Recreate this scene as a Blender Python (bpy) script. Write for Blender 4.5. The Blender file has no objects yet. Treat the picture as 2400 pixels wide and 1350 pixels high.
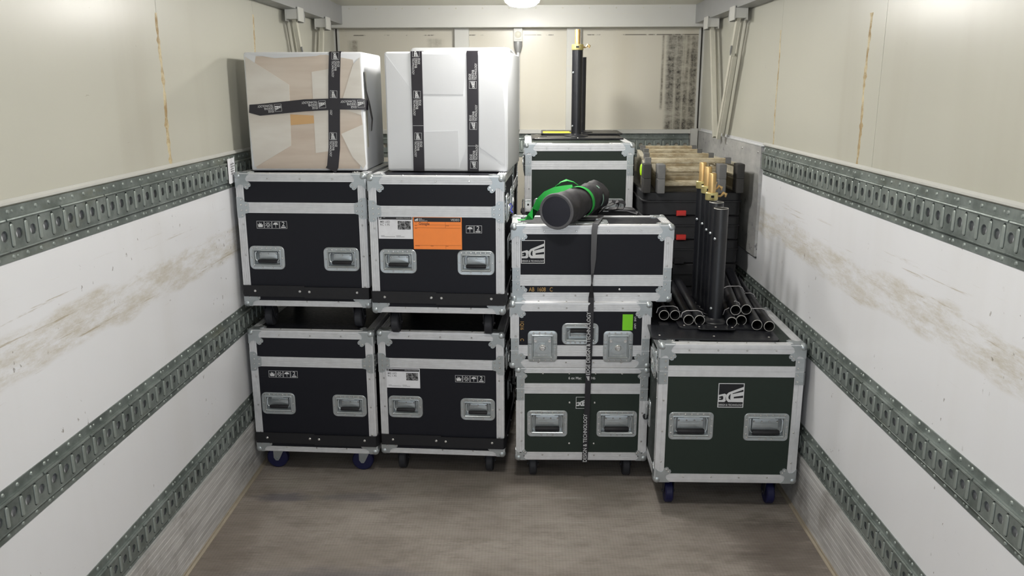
import bpy, bmesh, math, random
from mathutils import Vector, Matrix
from mathutils.geometry import tessellate_polygon
random.seed(7)
S = bpy.context.scene
C = S.collection
PI = math.pi
R = math.radians

# ---------------------------------------------------------------- camera
F = 1940.0; CAMH = 1.768
PITCH, YAW, ROLL = R(13.644), R(1.06), -0.002
w = Vector((-math.sin(YAW)*math.cos(PITCH), math.cos(YAW)*math.cos(PITCH), -math.sin(PITCH)))
r0 = Vector((math.cos(YAW), math.sin(YAW), 0)); u0 = r0.cross(w)
rt = r0*math.cos(ROLL) + u0*math.sin(ROLL); up = u0*math.cos(ROLL) - r0*math.sin(ROLL)
cam = bpy.data.objects.new('camera', bpy.data.cameras.new('camera')); C.objects.link(cam)
m = Matrix((rt, up, -w)).transposed().to_4x4(); m.translation = Vector((0, 0, CAMH))
cam.matrix_world = m
cam.data.sensor_width = 36; cam.data.lens = 36*F/2400; cam.data.clip_start = .05; cam.data.clip_end = 60
S.camera = cam

# ---------------------------------------------------------------- world, lamps, exposure
S.view_settings.view_transform = 'Standard'; S.view_settings.look = 'None'
S.view_settings.exposure = 0.27; S.view_settings.gamma = 1; S.view_settings.use_curve_mapping = False
W = bpy.data.worlds.new('world'); S.world = W; W.use_nodes = True
W.node_tree.nodes['Background'].inputs[0].default_value = (.86, .93, 1, 1)
W.node_tree.nodes['Background'].inputs[1].default_value = 1.5      # grey yard daylight coming in at the open rear
LAMPS = [(-.03, 4.84, 18), (-.03, 3.50, 17), (-.03, 2.0, 17), (-.03, .5, 8), (-.03, -.9, 5)]

# ---------------------------------------------------------------- materials
def lin(c):
    return tuple(((v/255)/12.92 if v/255 <= .04045 else ((v/255+.055)/1.055)**2.4) for v in c[:3]) + (1,)
class NT:
    def __init__(s, name):
        s.m = bpy.data.materials.new(name); s.m.use_nodes = True
        s.t = s.m.node_tree; s.b = s.t.nodes['Principled BSDF']; s.tc = None
    def n(s, typ, **k):
        o = s.t.nodes.new(typ)
        for a, v in k.items():
            setattr(o, a, v)
        return o
    def l(s, a, b): s.t.links.new(a, b)
    def co(s, scale=(1, 1, 1), loc=(0, 0, 0)):
        if not s.tc: s.tc = s.n('ShaderNodeTexCoord')
        mp = s.n('ShaderNodeMapping'); mp.inputs['Scale'].default_value = scale; mp.inputs['Location'].default_value = loc
        s.l(s.tc.outputs['Object'], mp.inputs[0]); return mp.outputs[0]
    def noise(s, scale=5, detail=4, rough=.5, cs=(1, 1, 1), loc=(0, 0, 0), dist=0):
        o = s.n('ShaderNodeTexNoise'); o.inputs['Scale'].default_value = scale; o.inputs['Detail'].default_value = detail
        o.inputs['Roughness'].default_value = rough; o.inputs['Distortion'].default_value = dist
        s.l(s.co(cs, loc), o.inputs['Vector']); return o.outputs['Fac']
    def ramp(s, x, a, b, va=0., vb=1.):
        o = s.n('ShaderNodeMapRange', interpolation_type='SMOOTHSTEP'); s.l(x, o.inputs[0])
        for i, v in enumerate((a, b, va, vb)): o.inputs[i+1].default_value = v
        return o.outputs[0]
    def math(s, op, a, b=None):
        o = s.n('ShaderNodeMath', operation=op)
        for i, v in enumerate((a, b)):
            if v is None: continue
            if isinstance(v, (int, float)): o.inputs[i].default_value = v
            else: s.l(v, o.inputs[i])
        return o.outputs[0]
    def mix(s, fac, a, b):
        o = s.n('ShaderNodeMix', data_type='RGBA')
        if isinstance(fac, (int, float)): o.inputs[0].default_value = fac
        else: s.l(fac, o.inputs[0])
        for i, v in ((6, a), (7, b)):
            if isinstance(v, tuple): o.inputs[i].default_value = v
            else: s.l(v, o.inputs[i])
        return o.outputs[2]
    def xyz(s):
        if not s.tc: s.tc = s.n('ShaderNodeTexCoord')
        o = s.n('ShaderNodeSeparateXYZ'); s.l(s.tc.outputs['Object'], o.inputs[0]); return o.outputs
    def band(s, x, a, b, soft):
        return s.math('MULTIPLY', s.ramp(x, a-soft, a+soft), s.ramp(x, b-soft, b+soft, 1., 0.))
    def bump(s, h, strength=.3, dist=.002):
        o = s.n('ShaderNodeBump'); o.inputs['Strength'].default_value = strength; o.inputs['Distance'].default_value = dist
        s.l(h, o.inputs['Height']); s.l(o.outputs[0], s.b.inputs['Normal'])
    def set(s, col=None, rough=None, metal=None, spec=None):
        if col is not None:
            if isinstance(col, tuple): s.b.inputs['Base Color'].default_value = col
            else: s.l(col, s.b.inputs['Base Color'])
        if rough is not None:
            if isinstance(rough, (int, float)): s.b.inputs['Roughness'].default_value = rough
            else: s.l(rough, s.b.inputs['Roughness'])
        if metal is not None: s.b.inputs['Metallic'].default_value = metal
        if spec is not None: s.b.inputs['Specular IOR Level'].default_value = spec
        return s.m
def plain(name, c, rough=.5, metal=0., spec=.5, var=.12, scale=30, cs=(1, 1, 1)):
    """one colour with a little grain and uneven gloss"""
    k = NT(name); c = lin(c); d = tuple(v*(1-var) for v in c[:3])+(1,); e = tuple(min(1, v*(1+var)) for v in c[:3])+(1,)
    n = k.noise(scale, 3, .6, cs)
    return k.set(k.mix(n, d, e), k.ramp(n, .2, .8, max(.03, rough-.06), min(1, rough+.06)), metal, spec)
M = {}
M['alu'] = plain('brushed_aluminium', (214, 215, 218), .42, .4, .5, .16, 30)
M['steel'] = plain('zinc_plated_steel', (176, 182, 185), .34, .65, .5, .12, 40)
M['rivet'] = plain('rivet_steel', (215, 215, 215), .25, .8, .5, .1, 60)
M['lam_black'] = plain('black_laminate', (24, 25, 32), .5, 0, .22, .10, 60)
M['lam_green'] = plain('dark_green_laminate', (38, 47, 42), .5, 0, .25, .10, 60)
M['rubber'] = plain('black_rubber', (26, 26, 30), .6, 0, .4, .15, 40)
M['blue'] = plain('blue_wheel_rubber', (22, 24, 66), .55, 0, .4, .1, 40)
M['greywheel'] = plain('dark_grey_wheel', (44, 45, 50), .6, 0, .4, .1, 40)
M['black_paint'] = plain('black_powder_coat', (20, 21, 26), .36, 0, .5, .15, 50)
M['bore'] = plain('pipe_bore_dark', (10, 10, 12), .8)
M['worn_edge'] = plain('worn_bare_edge', (185, 183, 178), .4, .6, .5, .3, 90)
M['brass'] = plain('yellow_zinc', (200, 168, 116), .36, .7, .5, .25, 25)
M['brass_dull'] = plain('yellow_zinc_collar', (196, 184, 128), .36, .65, .5, .2, 25)
M['white_print'] = plain('white_print', (205, 206, 208), .6)
M['dark_print'] = plain('black_print', (28, 27, 34), .6)
M['grey_print'] = plain('grey_print', (120, 120, 122), .6)
M['label_grey'] = plain('dark_grey_print', (92, 92, 96), .6)
M['gold_ink'] = plain('gold_marker_ink', (176, 140, 80), .5)
M['card_white'] = plain('white_card', (222, 223, 228), .5)
M['card_orange'] = plain('orange_card', (246, 140, 66), .5, 0, .4, .04)
M['orange_line'] = plain('orange_print_line', (140, 66, 26), .6)
M['card_green'] = plain('lime_card', (120, 205, 30), .5)
M['lime'] = plain('lime_plastic', (170, 220, 20), .4)
M['blue_tie'] = plain('blue_plastic', (40, 50, 200), .4)
M['yellow'] = plain('yellow_sticker', (222, 206, 50), .5)
M['red'] = plain('red_plastic', (178, 40, 34), .4)
M['nylon'] = plain('black_nylon', (40, 39, 43), .62, 0, .35, .3, 14)
M['nylon_end'] = plain('black_nylon_end', (37, 38, 48), .55, 0, .35, .35, 22)
M['green_web'] = plain('green_webbing', (34, 150, 60), .6, 0, .3, .15, 60)
M['pale_web'] = plain('pale_green_reflector', (120, 150, 136), .5)
M['web_grey'] = plain('grey_webbing', (84, 84, 88), .7)
M['web_black'] = plain('black_webbing', (30, 29, 35), .65)
M['cable_tie'] = plain('pale_cable_tie', (176, 174, 176), .5)
M['tape'] = plain('black_tape', (30, 27, 34), .38, 0, .5, .1, 30)
M['foam'] = plain('white_foam_sheet', (214, 216, 220), .55, 0, .3, .03, 8)
M['foam_fold'] = plain('white_foam_fold', (203, 205, 209), .55, 0, .3, .03, 8)
M['lamp_body'] = plain('white_lamp_body', (220, 220, 215), .4)
M['paint_white'] = plain('white_painted_steel', (186, 186, 182), .45, 0, .5, .05, 6)
M['strut'] = plain('dirty_strut_steel', (190, 188, 176), .5, .1, .5, .14, 12)
M['beam_grey'] = plain('grey_roof_beam', (150, 151, 152), .45, .3, .5, .08, 10)
M['edge_strip'] = plain('dirty_floor_strip', (158, 148, 132), .5, .2, .5, .15, 20)
M['dark_gap'] = plain('dark_seal', (34, 31, 28), .8)
M['brick_foot'] = plain('grey_rubber_foot', (104, 104, 104), .7, 0, .3, .15, 30)
M['blk_foot'] = plain('dark_rubber_foot', (52, 51, 50), .7, 0, .3, .2, 30)
M['crate'] = plain('black_crate_plastic', (16, 16, 20), .5)

k = NT('galvanised_rail'); n = k.noise(9, 5, .65); n2 = k.noise(60, 2, .5)
c_ = k.mix(k.ramp(n, .3, .7), lin((98, 106, 103)), lin((138, 146, 143)))
c_ = k.mix(k.ramp(k.noise(3, 5, .7, (1, .6, 2)), .55, .75, 0, .6), c_, lin((104, 104, 84)))
M['galv'] = k.set(c_, k.ramp(n2, .2, .8, .36, .55), .45)
M['galv_tab'] = plain('galvanised_tab', (144, 152, 148), .45, .35, .5, .1, 30)
k = NT('ladder_aluminium_worn'); n = k.noise(26, 6, .75, (.5, 1, 1))
M['ladder'] = k.set(k.mix(k.ramp(n, .35, .65), lin((160, 152, 132)), lin((204, 199, 184))), .55, .35)
k = NT('ladder_rung_worn'); n = k.noise(26, 6, .75, (.35, 1, 1))
M['rung'] = k.set(k.mix(k.ramp(n, .35, .65), lin((150, 134, 104)), lin((200, 190, 166))), .6, .2)

def wall_mat(name, base, dirt, lower=False, mould=False):
    k = NT(name); x, y, z = k.xyz()
    c = k.mix(k.ramp(k.noise(.9, 2, .5), .2, .8, 0, .8), lin(base), lin(tuple(v*.95 for v in base)))
    # faint vertical runs
    run = k.ramp(k.noise(5, 3, .5, (1, 1, .08)), .5, .8, 0, .32)
    c = k.mix(run, c, lin(dirt))
    # scuffs and knocks
    sc = k.math('MULTIPLY', k.ramp(k.noise(34, 5, .7, (1, .35, 1.6), dist=.6), .69, .74), k.ramp(k.noise(2.2, 2, .5), .48, .6))
    c = k.mix(k.math('MULTIPLY', sc, .6), c, lin((120, 110, 90)))
    if lower:
        zz = k.math('ADD', z, k.math('MULTIPLY', k.math('SUBTRACT', k.noise(2.4, 3, .5, (1, 1, .2)), .5), .12))
        bnd = k.math('MULTIPLY', k.band(zz, 1.05, 1.175, .012), k.ramp(k.noise(6, 8, .82, (1, .5, 2.2)), .38, .68, 0, .6))
        c = k.mix(bnd, c, lin((170, 158, 128)))
        fine = k.math('MULTIPLY', k.band(zz, 1.0, 1.25, .05), k.ramp(k.noise(16, 6, .75, (1, .12, 4)), .6, .68, 0, .6))
        c = k.mix(fine, c, lin((150, 134, 98)))
        kn = k.math('MULTIPLY', k.ramp(k.noise(60, 3, .6, (1, .8, .5)), .67, .70), k.ramp(k.noise(3.1, 2, .5, loc=(3, 1, 0)), .54, .60))
        c = k.mix(k.math('MULTIPLY', kn, .6), c, lin((90, 78, 60)))
    if mould:
        def streaks(x0, x1, z0, z1, amt, so=.02):
            v = k.math('MULTIPLY', k.ramp(k.noise(34, 2, .5, (1, 1, .03)), .22, .60), 1.)
            h = k.ramp(k.noise(12, 6, .8, (.4, 1, 1.4)), .28, .62)
            sp = k.ramp(k.noise(60, 3, .7), .38, .62)
            a = k.math('MULTIPLY', k.math('MULTIPLY', k.band(x, x0, x1, so), k.band(z, z0, z1, .01)), amt*.85)
            return k.math('MULTIPLY', a, k.math('ADD', k.math('MULTIPLY', v, k.math('ADD', k.math('MULTIPLY', h, .5), k.math('MULTIPLY', h, k.math('MULTIPLY', sp, .4)))), k.math('ADD', k.math('MULTIPLY', v, .25), .14)))
        c = k.mix(streaks(.925, 1.13, 1.40, 2.10, .92), c, lin((42, 38, 32)))
        c = k.mix(streaks(.888, .906, 1.62, 2.10, .8, .008), c, lin((70, 62, 50)))
        c = k.mix(streaks(-1.19, -1.13, 1.55, 2.07, .7), c, lin((80, 72, 56)))
        c = k.mix(streaks(-.66, -.56, 1.8, 2.08, .45), c, lin((90, 84, 70)))
        ln = k.math('MULTIPLY', k.band(z, 2.100, 2.106, .002), k.ramp(k.noise(9, 4, .6), .48, .55))
        c = k.mix(k.math('MULTIPLY', ln, .8), c, lin((50, 44, 38)))
    return k.set(c, .29, 0, .35)
M['wall_cream'] = wall_mat('cream_gelcoat_wall', (184, 183, 172), (160, 156, 142))
M['wall_white'] = wall_mat('white_gelcoat_wall', (226, 227, 231), (208, 207, 206), lower=True)
M['wall_back'] = wall_mat('cream_back_wall', (192, 188, 176), (176, 168, 148), mould=True)
M['ceil'] = wall_mat('cream_ceiling', (206, 203, 186), (196, 190, 170))

k = NT('brown_sealant'); M['sealant'] = k.set(k.mix(k.ramp(k.noise(22, 5, .7), .35, .65), lin((148, 124, 84)), lin((196, 184, 152))), .6)

k = NT('grey_plywood_board'); n = k.noise(5, 6, .7, (1, .6, 1.3))
c_ = k.mix(k.ramp(n, .3, .7), lin((142, 142, 142)), lin((174, 174, 172)))
c_ = k.mix(k.math('MULTIPLY', k.ramp(k.noise(20, 5, .75), .56, .68), k.ramp(k.noise(2.5, 2), .4, .6)), c_, lin((96, 96, 98)))
M['plyboard'] = k.set(c_, .6)

k = NT('kick_aluminium'); n = k.noise(11, 6, .7, (1, .25, 2.4))
c_ = k.mix(k.ramp(n, .3, .7), lin((176, 175, 174)), lin((214, 213, 212)))
c_ = k.mix(k.ramp(k.noise(3.3, 5, .7), .5, .7, 0, .5), c_, lin((112, 106, 98)))
M['kick'] = k.set(c_, .45, .3)

# floor: fine anti-slip ribs running across, brown wear
k = NT('ribbed_floor'); x, y, z = k.xyz()
base = k.mix(k.ramp(k.noise(1.6, 6, .65, (.7, 1, 1)), .32, .68), lin((140, 131, 124)), lin((166, 157, 150)))
base = k.mix(k.ramp(k.noise(9, 7, .78, (.55, 1.4, 1)), .42, .68, 0, .65), base, lin((114, 105, 98)))
base = k.mix(k.math('MULTIPLY', k.ramp(k.noise(13, 6, .75, (.25, 3, 1)), .60, .70), k.ramp(k.noise(1.3, 3, .5, loc=(2, 0, 0)), .40, .56, 0, .8)), base, lin((170, 164, 158)))
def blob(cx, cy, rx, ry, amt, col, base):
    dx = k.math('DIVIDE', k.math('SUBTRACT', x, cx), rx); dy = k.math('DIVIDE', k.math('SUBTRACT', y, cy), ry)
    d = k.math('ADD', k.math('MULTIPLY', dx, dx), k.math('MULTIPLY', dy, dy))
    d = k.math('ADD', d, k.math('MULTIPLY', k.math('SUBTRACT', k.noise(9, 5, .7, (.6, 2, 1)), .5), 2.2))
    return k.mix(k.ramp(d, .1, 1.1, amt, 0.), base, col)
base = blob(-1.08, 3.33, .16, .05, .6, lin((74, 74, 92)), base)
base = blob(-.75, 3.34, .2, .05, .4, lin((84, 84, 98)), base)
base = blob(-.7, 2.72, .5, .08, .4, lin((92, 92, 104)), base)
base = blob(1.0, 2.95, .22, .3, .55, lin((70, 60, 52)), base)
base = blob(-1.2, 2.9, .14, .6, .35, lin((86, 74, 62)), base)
spk = k.math('MULTIPLY', k.ramp(k.noise(120, 2, .5), .76, .78), k.ramp(k.noise(8, 2, .5), .5, .6))
base = k.mix(k.math('MULTIPLY', spk, .9), base, lin((205, 200, 190)))
rib = k.math('SINE', k.math('MULTIPLY', y, 2*PI/.0085))
rf = k.ramp(rib, -.9, .4, .36, 0.)
base = k.mix(rf, base, lin((44, 37, 31)))
grid = k.math('SINE', k.math('MULTIPLY', x, 2*PI/.013))
base = k.mix(k.ramp(grid, -1, .2, .10, 0.), base, lin((50, 44, 38)))
k.bump(rib, .5, .0015)
M['floor'] = k.set(base, k.ramp(k.noise(6, 4, .6), .3, .7, .48, .68), 0, .4)

# foam wrapped box front: cardboard shining through film
k = NT('film_over_cardboard'); n = k.noise(7, 4, .6, (.18, 1, 1.3)); n2 = k.noise(2.5, 3, .5)
c_ = k.mix(k.ramp(n, .3, .7), lin((182, 166, 152)), lin((202, 190, 178)))
c_ = k.mix(k.ramp(n2, .4, .75, 0, .5), c_, lin((206, 203, 196)))
M['film'] = k.set(c_, .42)
k = NT('film_layer_pale'); n = k.noise(6, 4, .6, (.3, 1, 1))
M['film_pale'] = k.set(k.mix(k.ramp(n, .3, .7), lin((196, 190, 182)), lin((212, 209, 203))), .4)
M['cardboard'] = plain('bare_cardboard', (196, 160, 116), .7, 0, .2, .06, 10)
def diffuser_mat(watts):
    k = NT('lamp_diffuser'); k.set(lin((255, 250, 240)), .5)
    k.b.inputs['Emission Color'].default_value = (1, .975, .93, 1); k.b.inputs['Emission Strength'].default_value = watts/(PI*.043); return k.m
k = NT('printed_photo'); M['photo'] = k.set(k.mix(k.ramp(k.noise(60, 5, .8), .45, .6), lin((30, 30, 32)), lin((150, 150, 152))), .5)

# ---------------------------------------------------------------- mesh helpers
class MB:
    def __init__(s): s.v = []; s.f = []
    def add(s, v, f):
        o = len(s.v); s.v += [tuple(p) for p in v]; s.f += [tuple(i+o for i in q) for q in f]; return s
    def box(s, x0, x1, y0, y1, z0, z1, X=None):
        v = [Vector((x, y, z)) for z in (z0, z1) for y in (y0, y1) for x in (x0, x1)]
        if X is not None: v = [X @ p for p in v]
        return s.add(v, [(0, 2, 3, 1), (4, 5, 7, 6), (0, 1, 5, 4), (2, 6, 7, 3), (0, 4, 6, 2), (1, 3, 7, 5)])
    def prism(s, poly, O, U, V, D):
        """closed polygon (a,b) at O+aU+bV swept by D, capped"""
        O, U, V, D = Vector(O), Vector(U), Vector(V), Vector(D); n = len(poly)
        a = [O+U*p[0]+V*p[1] for p in poly]; b = [p+D for p in a]
        tr = tessellate_polygon([[Vector((p[0], p[1], 0)) for p in poly]])
        f = [(i, (i+1) % n, n+(i+1) % n, n+i) for i in range(n)]
        f += [tuple(t) for t in tr] + [tuple(n+i for i in t) for t in tr]
        return s.add(a+b, f)
    def flat(s, loops, O, U, V):
        O, U, V = Vector(O), Vector(U), Vector(V)
        tr = tessellate_polygon([[Vector((p[0], p[1], 0)) for p in lp] for lp in loops])
        pts = [O+U*p[0]+V*p[1] for lp in loops for p in lp]
        return s.add(pts, [tuple(t) for t in tr])
    def loops(s, L, cap0=False, cap1=True, closed=True):
        n = len(L[0]); v = [p for l in L for p in l]; f = []
        for i in range(len(L)-1):
            for j in range(n if closed else n-1):
                f.append((i*n+j, i*n+(j+1) % n, (i+1)*n+(j+1) % n, (i+1)*n+j))
        if cap0: f.append(tuple(range(n)))
        if cap1: f.append(tuple((len(L)-1)*n+j for j in range(n)))
        return s.add(v, f)
    def lathe(s, prof, O, A, n=16, cap=True):
        """prof = [(radius, along axis)]"""
        O, A = Vector(O), Vector(A).normalized(); P = A.orthogonal().normalized(); Q = A.cross(P)
        L = [[O+A*h+(P*math.cos(2*PI*j/n)+Q*math.sin(2*PI*j/n))*r for j in range(n)] for r, h in prof]
        return s.loops(L, cap, cap)
    def cyl(s, a, b, r, n=12, r2=None):
        a, b = Vector(a), Vector(b); return s.lathe([(r, 0), (r if r2 is None else r2, (b-a).length)], a, b-a, n)
    def tube(s, pts, r, n=8, cap=True, squash=1.):
        pts = [Vector(p) for p in pts]; L = []; P = None
        for i, p in enumerate(pts):
            t = (pts[min(i+1, len(pts)-1)]-pts[max(i-1, 0)]).normalized()
            if P is None: P = t.orthogonal().normalized()
            P = (P-t*P.dot(t)).normalized(); Q = t.cross(P); rr = r[i] if isinstance(r, (list, tuple)) else r
            L.append([p+(P*math.cos(2*PI*j/n)+Q*math.sin(2*PI*j/n)*squash)*rr for j in range(n)])
        return s.loops(L, cap, cap)
    def ribbon(s, pts, wd, width, t=.0015):
        """flat strap along pts, wd = width direction(s)"""
        pts = [Vector(p) for p in pts]; L = []
        for i, p in enumerate(pts):
            tg = (pts[min(i+1, len(pts)-1)]-pts[max(i-1, 0)]).normalized()
            d = Vector(wd[i] if isinstance(wd, list) else wd); d = (d-tg*d.dot(tg)).normalized()
            n = tg.cross(d)*t/2; wv = d*(width[i] if isinstance(width, list) else width)/2
            L.append([p-wv-n, p+wv-n, p+wv+n, p-wv+n])
        return s.loops(L, True, True)
    def dome(s, P, N, r=.0045, h=.0022, n=6):
        P, N = Vector(P), Vector(N).normalized(); U = N.orthogonal().normalized(); V = N.cross(U)
        a = [P+(U*math.cos(2*PI*j/n)+V*math.sin(2*PI*j/n))*r for j in range(n)]
        b = [P+(U*math.cos(2*PI*j/n)+V*math.sin(2*PI*j/n))*r*.6+N*h*.8 for j in range(n)]
        return s.loops([a, b, [P+N*h]*n][:2], False, True)
    def sphere(s, O, r, n=12, k=8):
        O = Vector(O)
        return s.loops([[O+Vector((r*math.sin(PI*(i+.02)/(k+.04))*math.cos(2*PI*j/n), r*math.sin(PI*(i+.02)/(k+.04))*math.sin(2*PI*j/n), r*math.cos(PI*i/k))) for j in range(n)] for i in range(k+1)], True, True)
    def mesh(s, name, mats, recalc=True, smooth=35):
        me = bpy.data.meshes.new(name); me.from_pydata(s.v, [], s.f)
        if recalc:
            bm = bmesh.new(); bm.from_mesh(me); bmesh.ops.recalc_face_normals(bm, faces=bm.faces); bm.to_mesh(me); bm.free()
        for mt in (mats if isinstance(mats, list) else [mats]): me.materials.append(M[mt] if isinstance(mt, str) else mt)
        me.polygons.foreach_set('use_smooth', [True]*len(me.polygons)); me.set_sharp_from_angle(angle=R(smooth))
        return me
    def obj(s, name, mats, parent=None, label=None, **k):
        o = bpy.data.objects.new(name, s.mesh(name, mats, **k)); C.objects.link(o)
        if parent is not None: o.parent = parent
        if label: o['label'] = label
        return o
def link_mesh(name, me, parent):
    o = bpy.data.objects.new(name, me); C.objects.link(o); o.parent = parent; return o
def tag(o, label, cat, group=None):
    o['label'] = label; o['category'] = cat
    if group: o['group'] = group
    return o
def thing(name, label, cat, loc=(0, 0, 0), rz=0, group=None):
    o = bpy.data.objects.new(name, None); C.objects.link(o); o.empty_display_size = .1
    o.location = loc; o.rotation_euler = (0, 0, R(rz)); return tag(o, label, cat, group)
def struct(o): o['kind'] = 'structure'; return o
def rr(wd, ht, r, inset=0, n=4):
    a, b, r = wd/2-inset, ht/2-inset, max(.001, r-inset); o = []
    for cx, cy, a0 in ((a-r, b-r, 0), (-a+r, b-r, 90), (-a+r, -b+r, 180), (a-r, -b+r, 270)):
        for i in range(n+1):
            t = R(a0+90*i/n); o.append((cx+r*math.cos(t), cy+r*math.sin(t)))
    return o
def frame(O, U, V):
    """4x4: local (u,v,n) on a face; n = U x V points outwards"""
    U, V = Vector(U), Vector(V); N = U.cross(V); m = Matrix((U, V, N)).transposed().to_4x4(); m.translation = Vector(O); return m
def dish(mb, X, wd, ht, r, prof):
    mb.loops([[X @ Vector((p[0], p[1], h)) for p in rr(wd, ht, r, ins)] for ins, h in prof], False, True)
_txt = {}
def text_geo(string, align='CENTER'):
    if (string, align) in _txt: return _txt[(string, align)]
    cu = bpy.data.curves.new('t', 'FONT'); cu.body = string; cu.align_x = align; cu.size = 1; cu.resolution_u = 3; cu.space_line = .78; cu.offset = .008
    o = bpy.data.objects.new('t', cu); C.objects.link(o); dg = bpy.context.evaluated_depsgraph_get(); dg.update()
    me = bpy.data.meshes.new_from_object(o.evaluated_get(dg)); v = [p.co.copy() for p in me.vertices]; f = [tuple(p.vertices) for p in me.polygons]
    bpy.data.objects.remove(o); bpy.data.curves.remove(cu); bpy.data.meshes.remove(me)
    _txt[(string, align)] = (v, f); return v, f
def add_text(mb, X, string, u, v, size, rot=0, sx=1., align='CENTER', n=.0008):
    vv, f = text_geo(string, align); c, s = math.cos(R(rot)), math.sin(R(rot))
    mb.add([X @ Vector((u+(p.x*sx*c-p.y*s)*size, v+(p.x*sx*s+p.y*c)*size, n)) for p in vv], f)
def add_poly(mb, X, loops, u, v, s, n=.0008, rot=0):
    c, sn = math.cos(R(rot)), math.sin(R(rot))
    L = [[(p[0]*c-p[1]*sn, p[0]*sn+p[1]*c) for p in lp] for lp in loops]
    O = X @ Vector((u, v, n)); U = (X.to_3x3() @ Vector((1, 0, 0)))*s; V = (X.to_3x3() @ Vector((0, 1, 0)))*s
    mb.flat(L, O, U, V)
def add_frame(mb, X, u, v, wd, ht, t, n=.0008):
    a, b = wd/2, ht/2
    add_poly(mb, X, [[(-a, -b), (a, -b), (a, b), (-a, b)], [(-a+t, -b+t), (a-t, -b+t), (a-t, b-t), (-a+t, b-t)]], u, v, 1, n)
def add_rect(mb, X, u0, u1, v0, v1, n=.0008):
    mb.add([X @ Vector(p) for p in ((u0, v0, n), (u1, v0, n), (u1, v1, n), (u0, v1, n))], [(0, 1, 2, 3)])
LOGO = [  # unit square, origin centre: fan shaped strokes
    [[(-.5, -.29), (-.26, -.29), (-.2, -.24), (-.215, -.1), (-.18, .03), (-.26, .08), (-.5, .02)], [(-.48, -.2), (-.35, -.2), (-.31, -.16), (-.31, -.06), (-.35, -.02), (-.48, -.06)]],
    [[(-.2, -.07), (-.17, .05), (-.10, .13), (.5, .38), (.5, .26), (.06, .09), (.06, .06), (.5, .17), (.5, 0), (.12, -.06), (.12, -.13), (.5, -.10), (.5, -.29), (-.1, -.29), (-.18, -.2)], [(-.1, -.05), (-.06, .035), (0, .06), (-.02, 0), (-.02, -.15), (0, -.19), (-.06, -.17), (-.1, -.12)]],
    [[(-.48, -.115), (-.40, -.11), (-.40, -.14), (-.48, -.15)]]]
def add_logo(mb, X, u, v, s, full=True, rot=0, n=.0008):
    for lp in LOGO: add_poly(mb, X, lp, u, v, s*.94, n, rot)
    if full:
        add_frame(mb, X, u, v, s, s, s*.03, n)
        add_text(mb, X, 'DESIGN & TECHNOLOGY', u, v-.43*s, s*.115, 0, .72, n=n)
def add_icons(mb, X, u0, vc, s=.0325, which=(0, 1, 2, 3)):
    for i in which:
        c = u0+s*(i+.5)+i*.0015
        add_frame(mb, X, c, vc, s, s, .0013)
        if i == 0:
            add_poly(mb, X, [[(-.3, -.32), (.3, -.32), (.36, .1), (.2, -.02), (.12, .3), (0, .08), (-.14, .36), (-.18, 0), (-.36, .14)]], c, vc, s)
        elif i == 1:
            for a in (20, 65, 110, 155, 200, 250, 290, 335):
                add_poly(mb, X, [[(.1, -.03), (.38, -.045), (.38, .045), (.1, .03)]], c, vc, s, rot=a)
        elif i == 2:
            add_poly(mb, X, [[(-.36, .02), (.36, .02), (.28, .2), (.1, .3), (-.1, .3), (-.28, .2)]], c, vc, s)
            add_poly(mb, X, [[(-.03, -.36), (.03, -.36), (.03, .02), (-.03, .02)]], c, vc, s)
            for q in (-.1, .1, .25): add_poly(mb, X, [[(q, .3), (q+.04, .3), (q+.1, .42), (q+.06, .42)]], c, vc, s)
        else:
            add_text(mb, X, '2', c, vc-s*.14, s*.82); add_rect(mb, X, c-s*.32, c+s*.32, vc-s*.38, vc-s*.24)

# ---------------------------------------------------------------- the body of the truck
XL, XR, YB, Y0, ZC = -1.285, 1.165, 5.72, -1.6, 2.28
struct(MB().box(XL-.05, XR+.05, Y0, YB+.05, -.08, 0).obj('floor', 'floor'))
struct(MB().box(XL-.05, XR+.05, Y0, YB+.05, ZC, ZC+.05).obj('ceiling', 'ceil'))
wl = struct(MB().box(XL-.05, XL-.003, Y0, YB+.05, 0, ZC).obj('wall_left', 'dark_gap'))
wr = struct(MB().box(XR+.003, XR+.05, Y0, YB+.05, 0, ZC).obj('wall_right', 'dark_gap'))
struct(MB().box(XL, XR, YB, YB+.05, 0, ZC).obj('wall_back', 'wall_back'))
def panels(parent, side, seams, z0, z1, mat):
    x0, x1 = (XL-.003, XL) if side < 0 else (XR, XR+.003)
    for a, b in zip(seams[:-1], seams[1:]):
        MB().box(x0, x1, a+.0012, b-.0012, z0, z1).obj('panel', mat, parent)
panels(wl, -1, [Y0, .2, 1.55, 2.985, 4.04, YB], 1.479, ZC, 'wall_cream')
panels(wr, 1, [Y0, .2, 1.55, 2.838, 3.985, YB], 1.479, ZC, 'wall_cream')
for pr, sd in ((wl, -1), (wr, 1)):
    panels(pr, sd, [Y0, YB], .802, 1.4778, 'wall_white'); panels(pr, sd, [Y0, YB], .374, .8008, 'wall_white'); panels(pr, sd, [Y0, YB], .0, .3728, 'wall_white')
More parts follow.
